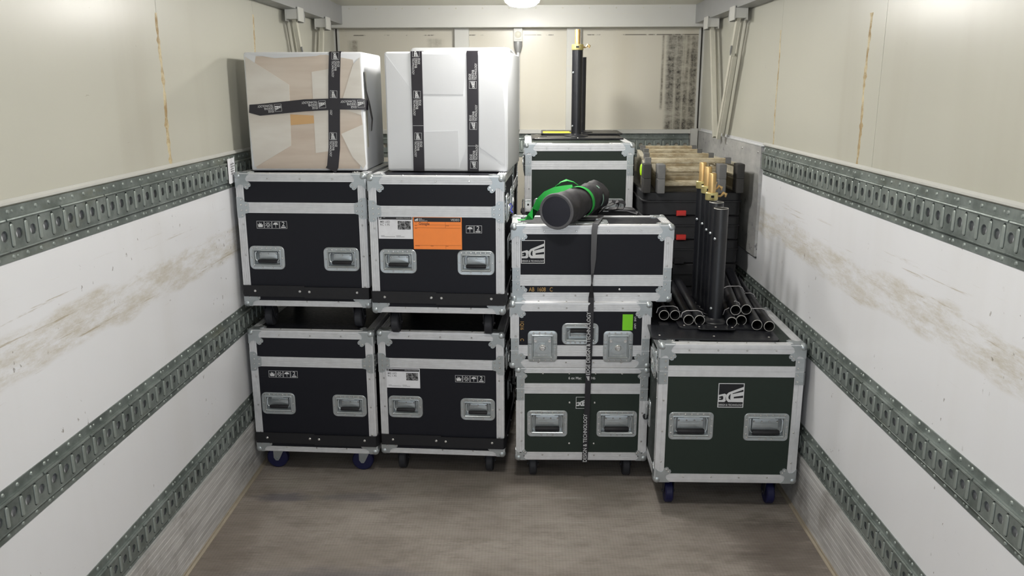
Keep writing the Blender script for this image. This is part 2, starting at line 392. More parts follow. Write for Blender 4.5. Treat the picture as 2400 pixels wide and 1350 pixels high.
# brown sealant beads creeping down the joints
def bead(side, y, z0, z1, parent, w0=.006, seed=1):
    rnd = random.Random(seed); mb = MB(); n = 34; L = []
    x = XL if side < 0 else XR; L0 = []
    for i in range(n+1):
        t = i/n; z = z0+(z1-z0)*t; wd = w0*(.55+.9*rnd.random())*(1.6 if rnd.random() < .12 else 1); yy = y+.004*math.sin(t*9+seed)+rnd.uniform(-.0015, .0015)
        o = -side*(.0015+.002*rnd.random())
        L0.append([Vector((x+side*.0004, yy-wd, z)), Vector((x+o, yy-wd*.4, z)), Vector((x+o, yy+wd*.4, z)), Vector((x+side*.0004, yy+wd, z))])
    mb.loops(L0, True, True); return mb.obj('sealant_bead', 'sealant', parent)
bead(-1, 2.985, 1.50, 2.02, wl, .010, 3); bead(-1, 4.04, 1.50, 2.10, wl, .008, 5)
bead(1, 2.966, 1.50, 2.01, wr, .009, 9); bead(1, 3.995, 1.50, 2.02, wr, .005, 11)
# ledges above the upper rails, kick plates with ribs, floor edge strips
for sd, nm in ((-1, 'left'), (1, 'right')):
    X0 = XL if sd < 0 else XR; y1 = YB if sd < 0 else 4.13
    i = 1 if sd < 0 else 2
    struct(MB().prism([(0, 0), (.010, 0), (.010, .006), (.004, .013), (0, .013)], (X0, Y0, 1.489), (-sd, 0, 0), (0, 0, 1), (0, y1-Y0, 0)).obj('trim_%d' % i, 'paint_white'))
    prof = [(0, 0)]; z = .004
    while z < .245:
        prof += [(.014, z), (.014, z+.0185), (.0132, z+.0195), (.0132, z+.0215)]; z += .0225
    prof += [(.014, .252), (0, .252)]
    struct(MB().prism(prof, (X0, Y0, 0), (-sd, 0, 0), (0, 0, 1), (0, YB-Y0, 0)).obj('baseboard_%s' % nm, 'kick', smooth=20))
    struct(MB().prism([(0, 0), (.013, 0), (.013, .004), (.005, .008), (.004, .014), (0, .014)], (X0-sd*.014, Y0, 0), (-sd, 0, 0), (0, 0, 1), (0, YB-Y0, 0)).obj('trim_%d' % (i+2), 'edge_strip'))
    struct(MB().box(*(sorted((X0, X0-sd*.085))), Y0, 5.60, 2.165, ZC).obj('trim_%d' % (i+4), 'beam_grey'))
    # corner strip with a dark gap beside it
    cs = struct(MB().box(*sorted((X0-sd*.0, X0-sd*.035)), YB-.008, YB, 1.47, 2.15).obj('trim_%d' % (i+6), 'paint_white'))
    MB().box(*sorted((X0-sd*.012, X0-sd*.021)), YB-.011, YB-.0078, 1.47, 2.145).obj('dark_seal', 'dark_gap', cs)
hd = struct(MB().box(XL, XR, 5.60, YB, 2.145, ZC).obj('trim_9', 'paint_white'))
mb = MB()
for i in range(14): mb.dome((-1.15+i*.172, 5.6, 2.262), (0, -1, 0), .005, .002)
o = mb.obj('rivets', 'strut', hd); o['kind'] = 'stuff'
mb = MB()
for a, b in ((-.98, -.9), (-.62, -.42), (-.35, -.2), (.18, .32), (.5, .78)): mb.box(a, b, 5.5985, 5.6, 2.226, 2.2275)
mb.obj('joint_line', 'strut', hd)
for i, x in ((10, -.434), (11, .306)):
    p = struct(MB().box(x-.047, x+.047, YB-.035, YB, 1.46, 2.145).obj('trim_%d' % i, 'paint_white'))
    MB().box(x-.048, x+.048, YB-.0365, YB-.034, 1.903, 1.906).obj('joint_line', 'strut', p)
struct(MB().box(XL, 1.11, YB-.03, YB, 1.462, 1.488).obj('trim_12', 'paint_white'))
struct(MB().box(1.10, 1.145, YB-.05, YB, 1.30, 1.495).obj('trim_13', 'paint_white'))

# ---------------------------------------------------------------- lashing rails
def stadium(wd, ht, cx, cy, n=5):
    r = wd/2; h = ht/2-r; o = []
    for a0, sy in ((0, 1), (180, -1)):
        for i in range(n+1):
            t = R(a0+180*i/n); o.append((cx+r*math.cos(t), cy+sy*h+r*math.sin(t)))
    return o
def rail(label, O, A, N, length, seed, hgt=.135, start=0):
    """O = top corner on the wall, A = along, N = out of the wall"""
    A, N, Z = Vector(A), Vector(N), Vector((0, 0, 1)); O = Vector(O); mb = MB(); tabs = MB(); d = .0135; sc = hgt/.135
    P = lambda s, t, n: O+A*s-Z*t*sc+N*n
    def strip(prof):
        mb.loops([[P(s, t, n) for t, n in prof] for s in (0, length)], True, True)
    strip([(0, 0), (0, .0035), (.024, .0035), (.026, .0035), (.0275, d), (.031, d), (.031, d-.003), (.0305, 0)])
    strip([(.104, 0), (.104, d-.003), (.104, d), (.107, d), (.112, .0035), (.135, .0035), (.135, 0)])
    t0, t1 = .031, .104; n = int(length/.06)
    for i in range(n):
        s0 = i*.06
        cell = [(s0, t0), (s0+.06, t0), (s0+.06, t1), (s0, t1)]
        sl = stadium(.0155, .064, s0+.015, .067); ho = stadium(.027, .0275, s0+.045, .067, 6)
        mb.flat([cell, sl, ho], O+N*d, A, -Z*sc)
        f = lambda lp, nn: [P(a, b, nn) for a, b in lp]
        mb.loops([f(sl, d), f(sl, .004)], False, True)
        tb = stadium(.0125, .058, s0+.0165, .0685)
        tabs.loops([f(tb, .004), f(tb, d+.0008), f(stadium(.0085, .053, s0+.0165, .0685), d+.0026)], False, True)
        mb.loops([f(ho, d), f(ho, d-.0025)], False, False)
    if length-n*.06 > .001: mb.flat([[(n*.06, t0), (length, t0), (length, t1), (n*.06, t1)]], O+N*d, A, -Z*sc)
    body = mb.obj('lashing_rail', 'galv'); tag(body, label, 'rail', 'slotted lashing rails')
    tb_ = tabs.obj('slot_tab', 'galv_tab', body); tb_['kind'] = 'stuff'
    lip = MB(); riv = MB(); q = start
    while q < length-.02:
        e = min(q+.233, length)
        lip.tube([P(q, .030, d-.0005), P(e, .030, d-.0005)], .0042, 8); lip.tube([P(q, .1065, d-.002), P(e, .1065, d-.002)], .0028, 6)
        q += .24
    q = .025
    while q < length:
        for t in (.012, .124): riv.dome(P(q, t, .0035), N, .0062, .0036, 8)
        if (int(q/.06) % 4) == 0:
            for t in (.012, .124): riv.dome(P(q+.018, t, .0035), N, .004, .002)
        q += .06
    lip.obj('rolled_edge', 'galv', body); rv = riv.obj('rivets', 'galv_tab', body); rv['kind'] = 'stuff'
    return body
RL = YB-.03-.3
for z, nm in ((1.4835, 'topmost'), (.81, 'middle'), (.382, 'lowest')):
    rail('slotted galvanised lashing rail along the left wall, %s of its three' % nm, (XL, .3, z), (0, 1, 0), (1, 0, 0), RL, 1, .136 if z > 1 else .13)
    rail('slotted galvanised lashing rail along the right wall, %s of its three' % nm, (XR, .3, z), (0, 1, 0), (-1, 0, 0), (4.12-.3) if z > 1 else RL, 2, .136 if z > 1 else .13)
rail('slotted galvanised lashing rail across the back wall', (XL+.03, YB, 1.46), (1, 0, 0), (0, -1, 0), 2.35, 3, .155)
# paper tag taped on the left top rail
mb = MB(); n = 6
mb.loops([[Vector((XL+.0195+.003*math.sin(i), 3.50+.085*i/n, z)) for z in (1.475, 1.43, 1.395, 1.372-.004*(i % 2))] for i in range(n+1)], False, False, False)
t = mb.obj('paper_tag', 'card_white'); tag(t, 'crumpled white paper tag stuck on the far end of the left top rail', 'tag')
mb = MB(); X = frame((XL+.0235, 3.54, 1.43), (0, 1, 0), (0, 0, 1))
for i in range(5): add_rect(mb, X, -.02, .02-.004*(i % 3), -.02+i*.01, -.016+i*.01, .003)
mb.obj('print', 'grey_print', t)

# grey scuff board at the rear of the right wall
o = tag(MB().box(XR-.0145, XR-.0005, 4.14, 5.67, .93, 1.482).obj('scuff_board', 'plyboard'), 'scuffed grey board covering the right wall behind the ladders', 'board')
MB().prism([(0, 0), (.018, 0), (.018, .003), (.003, .003), (.003, .016), (0, .016)], (XR, 4.13, 1.482), (-1, 0, 0), (0, 0, 1), (0, 1.54, 0)).obj('edge_strip', 'alu', o)
mb = MB()
for y in (4.19, 4.5, 4.85, 5.2): mb.dome((XR-.0145, y, 1.45), (-1, 0, 0), .006, .003); mb.dome((XR-.0145, y, .97), (-1, 0, 0), .006, .003)
rv = mb.obj('rivets', 'rivet', o); rv['kind'] = 'stuff'

# ceiling lamps
for i, (x, y, pw) in enumerate(LAMPS):
    if i == 0: lb = 'round white ceiling lamp at the top edge, in front of the header beam'
    else: lb = ['', 'round white ceiling lamp above the front row of cases', 'round white ceiling lamp nearer than the cases', 'round white ceiling lamp almost overhead', 'round white ceiling lamp at the open rear'][i]
    t = thing('ceiling_light', lb, 'light', (x, y, ZC), 0, 'round ceiling lamps')
    MB().lathe([(.115, 0), (.12, -.004), (.118, -.016), (.104, -.022), (.100, -.018)], (0, 0, 0), (0, 0, 1), 32).obj('housing', 'lamp_body', t)
    MB().lathe([(.1, -.0185), (.1, -.035), (.094, -.055), (.07, -.073), (.035, -.08), (.001, -.081)], (0, 0, 0), (0, 0, 1), 24).obj('diffuser', diffuser_mat(pw), t)

# lock rod at the back wall
t = thing('locking_rod', 'steel locking rod hanging from a bracket on the back wall', 'rod', (-.062, 5.66, 1.49))
MB().box(-.028, .028, 0, .06, .57, .655).box(-.018, .018, -.006, 0, .582, .64).obj('bracket', 'paint_white', t)
MB().lathe([(.008, -.01), (.02, -.008), (.022, 0), (.008, .004)], (0, -.006, .612), (0, -1, 0), 12).obj('bolt_head', 'strut', t)
MB().lathe([(.012, 0), (.012, .5), (.012, .51)], (0, .02, 0), (0, 0, 1), 12).obj('rod', 'alu', t)
MB().lathe([(.016, .50), (.028, .54), (.028, .57), (.02, .572)], (0, .02, 0), (0, 0, 1), 12).obj('socket', 'beam_grey', t)

# folding roof struts in the rear corners
def strut(label, sd, ya, yb, hook):
    xw = XL if sd < 0 else XR
    t = thing('roof_strut', label, 'strut', (xw-sd*.06, ya, 2.165), 0, 'roof support struts')
    d = Vector((0, yb-ya, -.67)); L_ = d.length; dn = d.normalized(); px = Vector((1, 0, 0)); pn = dn.cross(px).normalized()
    mb = MB().box(-.03, .03, -.05, .05, -.05, 0).box(-.035, -.03, -.055, .055, -.06, .01).box(.03, .035, -.055, .055, -.06, .01)
    mb.obj('bracket', 'paint_white', t)
    MB().lathe([(.032, -.028), (.032, .028)], (sd*.0, .075, -.03), (1, 0, 0), 16).obj('roller', 'beam_grey', t)
    MB().prism([(-.016, -.008), (.016, -.008), (.016, .012), (.003, .012), (.002, .010), (-.002, .010), (-.003, .012), (-.016, .012)], Vector((0, .0, -.03)), pn, px*sd, d*.98).obj('arm', 'strut', t)
    MB().prism([(-.012, 0), (.012, 0), (.012, .012), (-.012, .012)], Vector((sd*.028, .045, -.03)), pn, px*sd, d*.96+Vector((0, -.03, 0))).obj('arm', 'strut', t)
    if hook:
        p = Vector((0, 0, -.03))+d*.30
        MB().prism([(-.026, 0), (.026, 0), (.026, .024), (-.026, .024)], p, pn, px*sd, d*.62).obj('sleeve', 'strut', t)
        MB().tube([p+Vector((-sd*.006, 0, 0)), p+Vector((-sd*.014, -.03, .02)), p+Vector((-sd*.014, -.045, .045))], .005, 8).obj('hook', 'beam_grey', t)
strut('folded steel roof strut with a hook in the left rear corner, nearer of the pair', -1, 4.545, 4.86, True)
strut('plain steel roof strut in the left rear corner, beside the header beam', -1, 5.16, 4.93, False)
strut('folded steel roof strut with a hook on the right wall, above the grey board', 1, 4.57, 4.90, True)
strut('plain steel roof strut in the right rear corner, beside the header beam', 1, 5.23, 4.98, False)

# ---------------------------------------------------------------- flight cases
AL = .0028
def ribbed(n, a, b, e=AL, g=.0019):
    """outline points along the outside of a flat leg from a to b, n grooves"""
    o = [(a, -e)]; s = (b-a)/(n+1); q = .0011 if b > a else -.0011
    for i in range(1, n+1):
        c = a+s*i; o += [(c-q*1.7, -e), (c-q*1.1, -e+g), (c+q*.7, -e+g), (c+q*1.7, -e)]
    return o+[(b, -e)]
def L_prof(leg, n):
    o = ribbed(n, leg, 0); o += [(-AL*.6, -AL*.9), (-AL*.9, -AL*.6)]
    o += [(p[1], p[0]) for p in ribbed(n, 0, leg)]
    return [*o, (0, leg), (0, 0), (leg, 0)]
LOBE = [(0, 0), (.056, 0), (.048, .005), (.042, .013), (.040, .021), (.043, .028), (.051, .031), (.057, .036), (.060, .043), (.057, .050), (.051, .051), (.050, .057), (.043, .060), (.036, .057), (.031, .051), (.028, .043), (.021, .040), (.013, .042), (.005, .048), (0, .056)]
FLAT = [(0, 0), (.030, 0), (.034, .012), (.044, .020), (.058, .022), (.065, .028), (.065, .037), (.058, .041), (0, .041)]
LOBE_R = [(.050, .041), (.041, .050)]; FLAT_R = [(.058, .032), (.022, .034)]
TCROSS = [(0, -.045), (.018, -.045), (.026, -.041), (.031, -.033), (.033, -.026), (.044, -.024), (.050, -.018), (.050, .018), (.044, .024), (.033, .026), (.031, .033), (.026, .041), (.018, .045), (0, .045)]
TR = [(.018, -.034), (.018, .034), (.016, -.012), (.016, .012), (.039, -.011), (.039, .011)]
class Case:
    def __init__(s, name, label, group, loc, yaw, wd, dp, zb, zt, lam, band, leg=.033, ribs=3, low='lobe', brace='cross', lobe=1.1, tleg=None, bleg=None):
        s.t = thing(name, label, 'case', loc, yaw, group)
        s.w, s.d, s.zb, s.zt, s.lam, s.band, s.leg, s.ribs = wd, dp, zb, zt, lam, band, leg, ribs
        s.low, s.brace, s.holes, s.lobe, s.tleg, s.bleg = low, brace, [], lobe, tleg or leg, bleg or leg; s.riv = MB()
        hw = wd/2
        s.faces = {'front': frame((0, 0, 0), (1, 0, 0), (0, 0, 1)), 'left': frame((-hw, dp/2, 0), (0, -1, 0), (0, 0, 1)),
                   'right': frame((hw, dp/2, 0), (0, 1, 0), (0, 0, 1)), 'top': frame((0, dp/2, zt), (1, 0, 0), (0, 1, 0))}
    def build_shell(s):
        hw, d, zb, zt = s.w/2, s.d, s.zb, s.zt; zm = (s.band[0]+s.band[1])/2
        for nm, a, b in (('body', zb, zm-.001), ('lid', zm+.001, zt)):
            mb = MB(); holes = [h for h in s.holes if a < h[1] < b]
            lp = [[(-hw, a), (hw, a), (hw, b), (-hw, b)]]
            lp += [[(u-q/2, v-p/2), (u+q/2, v-p/2), (u+q/2, v+p/2), (u-q/2, v+p/2)] for u, v, q, p in holes]
            mb.flat(lp, (0, 0, 0), (1, 0, 0), (0, 0, 1))
            v = [(-hw, 0, a), (hw, 0, a), (hw, d, a), (-hw, d, a), (-hw, 0, b), (hw, 0, b), (hw, d, b), (-hw, d, b)]
            mb.add(v, [(1, 2, 6, 5), (2, 3, 7, 6), (3, 0, 4, 7), (0, 3, 2, 1), (4, 5, 6, 7)])
            mb.obj(nm, s.lam, s.t)
        # aluminium angles on the twelve edges
        L, lg = {}, s.leg; ex = Vector((1, 0, 0)); ey = Vector((0, 1, 0)); ez = Vector((0, 0, 1)); c = .012
        def edge(O, U, V, D):
            MB().prism(L_prof(s.tleg if O[2] == zt else s.bleg if O[2] == zb else lg, s.ribs), O, U, V, D).obj('edge_extrusion', 'alu', s.t, smooth=25)
        for z, sz in ((zb, 1), (zt, -1)):
            edge((-hw+c, 0, z), ez*sz, ey, ex*(s.w-2*c)); edge((-hw+c, d, z), ez*sz, -ey, ex*(s.w-2*c))
            edge((-hw, c, z), ez*sz, ex, ey*(d-2*c)); edge((hw, c, z), ez*sz, -ex, ey*(d-2*c))
        for x, sx in ((-hw, 1), (hw, -1)):
            for y, sy in ((0, 1), (d, -1)): edge((x, y, zb+c), ex*sx, ey*sy, ez*(zt-zb-2*c))
        # the double band where lid meets body
        b0, b1 = s.band; n = s.ribs*2-1; o = ribbed(n, 0, b1-b0, .0036); g = .031 if s.brace == 'cross' else lg
        band = [(p[0], p[1]) for p in o]+[(b1-b0, 0), (0, 0)]
        for O, V, D in (((-hw+g, 0, b0), ey, ex*(s.w-2*g)), ((-hw+g, d, b0), -ey, ex*(s.w-2*g)), ((-hw, g, b0), ex, ey*(d-2*g)), ((hw, g, b0), -ex, ey*(d-2*g))):
            MB().prism(band, O, ez, V, D).obj('closure_band', 'alu', s.t, smooth=25)
        # ball corners
        for sx in (-1, 1):
            for y, sy in ((0, 1), (d, -1)):
                for z, sz in ((zb, 1), (zt, -1)):
                    O = Vector((sx*hw, y, z)); ax = [-ex*sx, ey*sy, ez*sz]; mb = MB()
                    out, rv = (FLAT, FLAT_R) if (sz > 0 and s.low == 'flat') else (LOBE, LOBE_R)
                    k = s.lobe; out = [(p[0]*k, p[1]*k) for p in out]; rv = [(p[0]*k, p[1]*k) for p in rv]
                    for i, j, q in ((0, 2, 1), (1, 2, 0), (0, 1, 2)):
                        mb.prism(out, O-ax[q]*.0055, ax[i], ax[j], ax[q]*.0057)
                        for a, b in rv: s.riv.dome(O+ax[i]*a+ax[j]*b-ax[q]*.0055, -ax[q])
                    mb.sphere(O+(ax[0]+ax[1]+ax[2])*.009, .0185, 14, 9)
                    mb.obj('ball_corner', 'steel', s.t, smooth=50)
        # corner braces at the lid seam
        for sx in (-1, 1):
            for y, sy in ((0, 1), (d, -1)):
                O = Vector((sx*hw, y, zm)); ax = [-ex*sx, ey*sy]; mb = MB()
                for U, Nn in ((ax[0], ax[1]), (ax[1], ax[0])):
                    if s.brace == 'cross':
                        mb.prism(TCROSS, O-Nn*.0048, U, ez, Nn*.005); mb.prism([(0, -.0006), (.05, -.0006), (.05, .0006), (0, .0006)], O-Nn*.0052, U, ez, Nn*.001)
                        for a, b in TR: s.riv.dome(O+U*a+ez*b-Nn*.0048, -Nn, .0048, .0024)
                    else:
                        for q0, q1 in ((-.056, -.002), (.002, .056)):
                            mb.prism([(-.0046, q0), (.034, q0), (.034, q1), (-.0046, q1)], O-Nn*.0046, U, ez, Nn*.005)
                            for f_ in (.25, .75):
                                b = q0+(q1-q0)*f_; s.riv.dome(O+U*.024+ez*b-Nn*.0046, -Nn, .0048, .0026)
                                mb.box(0, 1, 0, 1, 0, 1, Matrix((( -U).to_4d(), (-Nn).to_4d(), ez.to_4d(), (0, 0, 0, 0))).transposed() @ Matrix.Scale(0, 4) if 0 else frame2(O+U*.018+ez*b-Nn*.0046, -U*.016, ez*.0018, -Nn*.0014))
                mb.obj('corner_brace', 'steel', s.t)
        # rivets along the angles
        hl = lg*.62
        for i in range(1, int(s.w/.115)):
            x = -hw+s.w*i/int(s.w/.115)
            for z, q in ((zt-hl, -1), (zb+hl, 1)): s.riv.dome((x, -AL, z), (0, -1, 0))
            s.riv.dome((x, hl, zt+AL), (0, 0, 1)); s.riv.dome((x, d-hl, zt+AL), (0, 0, 1))
        zz = [zb+.09+i*.137 for i in range(int((s.band[0]-zb-.12)/.137)+1)]
        if s.band[0]-zb < .12: zz = [s.band[1]+.04, s.band[1]+.14]
        for z in zz:
            if z > zt-.05: continue
            for sx in (-1, 1):
                s.riv.dome((sx*(hw-lg*.6), -AL, z), (0, -1, 0)); s.riv.dome((sx*(hw+AL), lg*.6, z), (sx, 0, 0)); s.riv.dome((sx*(hw+AL), d-lg*.6, z), (sx, 0, 0))
    def finish(s):
        rv = s.riv.obj('rivets', 'rivet', s.t); rv['kind'] = 'stuff'; return s.t
    def handle(s, face, u, v, wd, ht, flip=False, green=False):
        X = s.faces[face] @ Matrix.Translation((u, v, 0))
        if face == 'front': s.holes.append((u, v, wd-.044, ht-.040))
        if flip: X = X @ Matrix.Rotation(PI, 4, 'Z')
        mb = MB(); dpth = -.020 if face == 'front' else .001
        dish(mb, X, wd, ht, .022 if not green else .018, [(0, .0003), (.0008, .0028), (.003, .004), (.0145, .0032), (.0165, .0058), (.0195, .0066), (.0225, .004), (.0245, dpth), (.028, dpth)])
        h = mb.obj('handle', 'steel', s.t, smooth=30)
        a, b = wd/2-.0285, ht/2-.027
        if face == 'front':
            bk = MB(); k0 = -.0195
            bk.loops([[X @ Vector((p[0], p[1]+.006, n)) for p in rr(a*2-.016, b*2-.016, .006, ins)] for ins, n in ((0, k0), (.002, k0+.006), (.005, k0+.007))], False, True)
            bk.box(-a+.022, a-.022, .012, .0145, k0+.007, k0+.0085, X); bk.box(-a+.022, a-.022, .003, .0045, k0+.007, k0+.0085, X)
            bk.obj('back_plate', 'steel', h)
            for q in ((-.7, 0, .7) if not green else (-.75, -.25, .25, .75)): s.riv.dome(X @ Vector((a*q, b*.55, k0+.007)), X.to_3x3() @ Vector((0, 0, 1)), .0042, .003)
            nb = -.005
        else: nb = .012
        bail = MB(); bail.tube([X @ Vector(p) for p in ((-a, b, nb), (-a-.003, b-.008, nb+.004), (-a-.002, -b+.018, nb+.004), (-a+.008, -b+.008, nb+.004), (a-.008, -b+.008, nb+.004), (a+.002, -b+.018, nb+.004), (a+.003, b-.008, nb+.004), (a, b, nb))], .0032, 8)
        bail.obj('bail', 'steel', h)
        g = MB(); gr = .0078 if not green else .011; gl = a-.008
        g.lathe([(gr*.8, -gl), (gr, -gl+.004), (gr, gl-.004), (gr*.8, gl)], X @ Vector((0, -b+.010, nb+.004)), X.to_3x3() @ Vector((1, 0, 0)), 14)
        g.obj('grip', 'rubber', h)
        # hinge bulge above the bail
        hb = MB(); hb.tube([X @ Vector((-a*.5, b+.008, .006)), X @ Vector((a*.5, b+.008, .006))], .0038, 8); hb.obj('hinge_barrel', 'steel', h)
        ro = .0095; N = X.to_3x3() @ Vector((0, 0, 1))
        pts = [(q*(wd/2-ro-.008)/3, ht/2-ro) for q in range(-3, 4)]+[(-wd/2+ro, 0), (wd/2-ro, 0), (-wd/2+ro+.006, -ht/2+ro+.006), (wd/2-ro-.006, -ht/2+ro+.006), (-wd*.14, -ht/2+ro), (wd*.14, -ht/2+ro)]
        if green: pts += [(-wd/2+ro, -ht*.25), (wd/2-ro, -ht*.25), (-wd/2+ro, ht*.25), (wd/2-ro, ht*.25), (0, -ht/2+ro)]
        for p in pts: s.riv.dome(X @ Vector((p[0], p[1], .0035)), N, .0044, .0026)
    def latch(s, face, u, v, wd=.13, ht=.143):
        X = s.faces[face] @ Matrix.Translation((u, v, .0042)); N = X.to_3x3() @ Vector((0, 0, 1)); mb = MB()
        dish(mb, X, wd, ht, .018, [(0, -.002), (.0008, .0022), (.003, .003), (.017, .0028), (.019, .0068), (.022, .0075), (.025, .004), (.027, .0008), (.03, .0008)])
        h = mb.obj('butterfly_latch', 'steel', s.t, smooth=30)
        k_ = MB()
        k_.lathe([(.014, .001), (.014, .0095), (.011, .012), (.009, .0095), (.001, .0095)], X @ Vector((0, -.004, 0)), N, 16)
        k_.box(-.0085, .0085, -.0055, -.0025, .0095, .012, X)
        k_.obj('turn_knob', 'rivet', h)
        w_ = MB()
        w_.prism([(-.034, -.022), (-.012, -.032), (.012, -.032), (.034, -.022), (.018, .008), (.010, .014), (-.010, .014), (-.018, .008)], X @ Vector((0, 0, .001)), X.to_3x3() @ Vector((1, 0, 0)), X.to_3x3() @ Vector((0, 1, 0)), N*.0075)
        w_.prism([(-.022, .024), (.022, .024), (.022, .041), (-.022, .041)], X @ Vector((0, 0, .001)), X.to_3x3() @ Vector((1, 0, 0)), X.to_3x3() @ Vector((0, 1, 0)), N*.004)
        w_.obj('cam_plate', 'steel', h)
        for q in (-1, 1): MB().lathe([(.007, .001), (.007, .006), (.004, .006), (.004, .003)], X @ Vector((q*.031, .026, 0)), N, 10).obj('stud', 'rivet', h)
        MB().box(-.02, .02, -.040, -.038, .0008, .0028, X).obj('stamped_slot', 'rivet', h)
        MB().box(-wd/2, -wd/2+.022, .011, .0125, .0025, .0036, X).box(wd/2-.022, wd/2, .011, .0125, .0025, .0036, X).obj('seam_line', 'dark_gap', h)
        for p in [(q*(wd/2-.026)/1.5, sy*(ht/2-.0095)) for q in (-1.5, -.5, .5, 1.5) for sy in (-1, 1)]+[(sx*(wd/2-.0095), q) for sx in (-1, 1) for q in (-.038, -.006, .030)]:
            s.riv.dome(X @ Vector((p[0], p[1], .0026)), N, .0046, .0028)
    def casters(s, style, inset=(.075, .09)):
        for sx in (-1, 1):
            for y, q in ((inset[1], 1), (s.d-inset[1], -1)):
                x = sx*(s.w/2-inset[0]); h = s.zb; r = min(.05, h*.41); wd = .034
                side = style == 'side'; ang = 90 if side else 0
                Xm = Matrix.Translation((x, y, 0)) @ Matrix.Rotation(R(ang), 4, 'Z')
                mb = MB().box(-.05, .05, -.042, .042, h-.006, h-.001, Xm)
                mb.lathe([(.03, h-.02), (.03, h-.006)], Xm @ Vector((0, 0, 0)), (0, 0, 1), 16)
                for e in (-1, 1):
                    o = Xm @ Vector((e*(wd/2+.004)-.0015, 0, 0))
                    mb.prism([(-.026, h-.018), (.03, h-.018), (.012+.018, r+.002), (.02, r-.012), (.008, r-.012), (0, r)], o, Xm.to_3x3() @ Vector((0, 1, 0)), (0, 0, 1), Xm.to_3x3() @ Vector((.003, 0, 0)))
                    mb.lathe([(.006, 0), (.006, .006)], Xm @ Vector((e*(wd/2+.005), .015, r)), Xm.to_3x3() @ Vector((e, 0, 0)), 8)
                c = mb.obj('caster', 'steel' if side or style == 'green' else 'greywheel', s.t)
                MB().lathe([(r*.5, -wd/2), (r*.62, -wd/2), (r*.9, -wd/2), (r, -wd*.36), (r, wd*.36), (r*.9, wd/2), (r*.62, wd/2), (r*.5, wd/2)], Xm @ Vector((0, .015, r)), Xm.to_3x3() @ Vector((1, 0, 0)), 24).obj('wheel', 'blue' if style in ('side', 'greenblue') else 'greywheel', c)
    def bumper(s, z0, z1):
        hw, d = s.w/2+.003, s.d; th = .007; x0 = -.006; yf = -.0065
        def path(y0): return [(-hw-.004, d*.93), (-hw-.004, .012), (-hw+.004, y0), (-hw+.06, y0), (x0, y0)]
        for sg, e in ((1, .0), (-1, .004)):
            p = [((x-x0)*sg+x0, y-(e if y < .01 else 0)) for x, y in path(yf)]
            if sg < 0: p = [(hw+.004, d*.93), (hw+.004, .012), (hw-.004, yf-e), (hw-.06, yf-e), (x0-.0, yf-e)]
            if sg < 0: pass
            mb = MB(); mb.ribbon([(x, y, (z0+z1)/2-e) for x, y in p], (0, 0, 1), z1-z0, th); mb.obj('rubber_bumper', 'rubber', s.t)
            yr = yf-e-th/2
            for x in ((-hw+.055, x0-.022) if sg > 0 else (hw-.055, x0+.022)): s.riv.dome((x, yr, (z0+z1)/2), (0, -1, 0), .0062, .0034, 8)
            for y in (.08, d*.45, d*.85): s.riv.dome((-sg*(hw+.0078), y, (z0+z1)/2), (-sg, 0, 0), .0062, .0034, 8)
def frame2(O, A, B, D):
    m = Matrix((A, B, D)).transposed().to_4x4(); m.translation = O; return m

def white_label(cs, X, u0, u1, v0, v1):
    c = MB(); c.box(u0, u1, v0, v1, .0002, .0011, X); card = c.obj('paper_label', 'card_white', cs.t, 'white paper label with a small photo')
    w_, h_ = u1-u0, v1-v0
    d = MB(); add_rect(d, X, u0+.004, u1-.003, v1-.014, v1-.003, .0014)
    
    for a, b, y in ((.01, .07, .008), (.075, .11, .008), (.01, .025, .0125), (.075, .095, .0125)): add_rect(d, X, u0+a, u0+b, v0+y, v0+y+.0012, .0014)
    d.obj('print', 'grey_print' if 0 else 'dark_print', card)
    g_ = MB(); add_text(g_, X, 'MR LED', u0+.008, v1-.028, .0125, 0, 1, 'LEFT', .0014); add_text(g_, X, 'RC 1.95', u0+.008, v1-.040, .0125, 0, 1, 'LEFT', .0014); g_.obj('print', 'label_grey', card)
    p = MB(); add_rect(p, X, u1-.063, u1-.008, v1-.056, v1-.020, .0014); p.obj('printed_photo', 'photo', card)
    q = MB(); add_logo(q, X, u0+.010, v1-.0085, .010, False, n=.0017); add_text(q, X, 'EDGE', u0+.022, v1-.007, .0035, 0, 1, 'LEFT', .0017); add_text(q, X, 'EDGE DESIGN & TECHNOLOGY', u1-.006, v1-.010, .0055, 0, .8, 'RIGHT', .0017)
    q.obj('print', 'white_print', card)

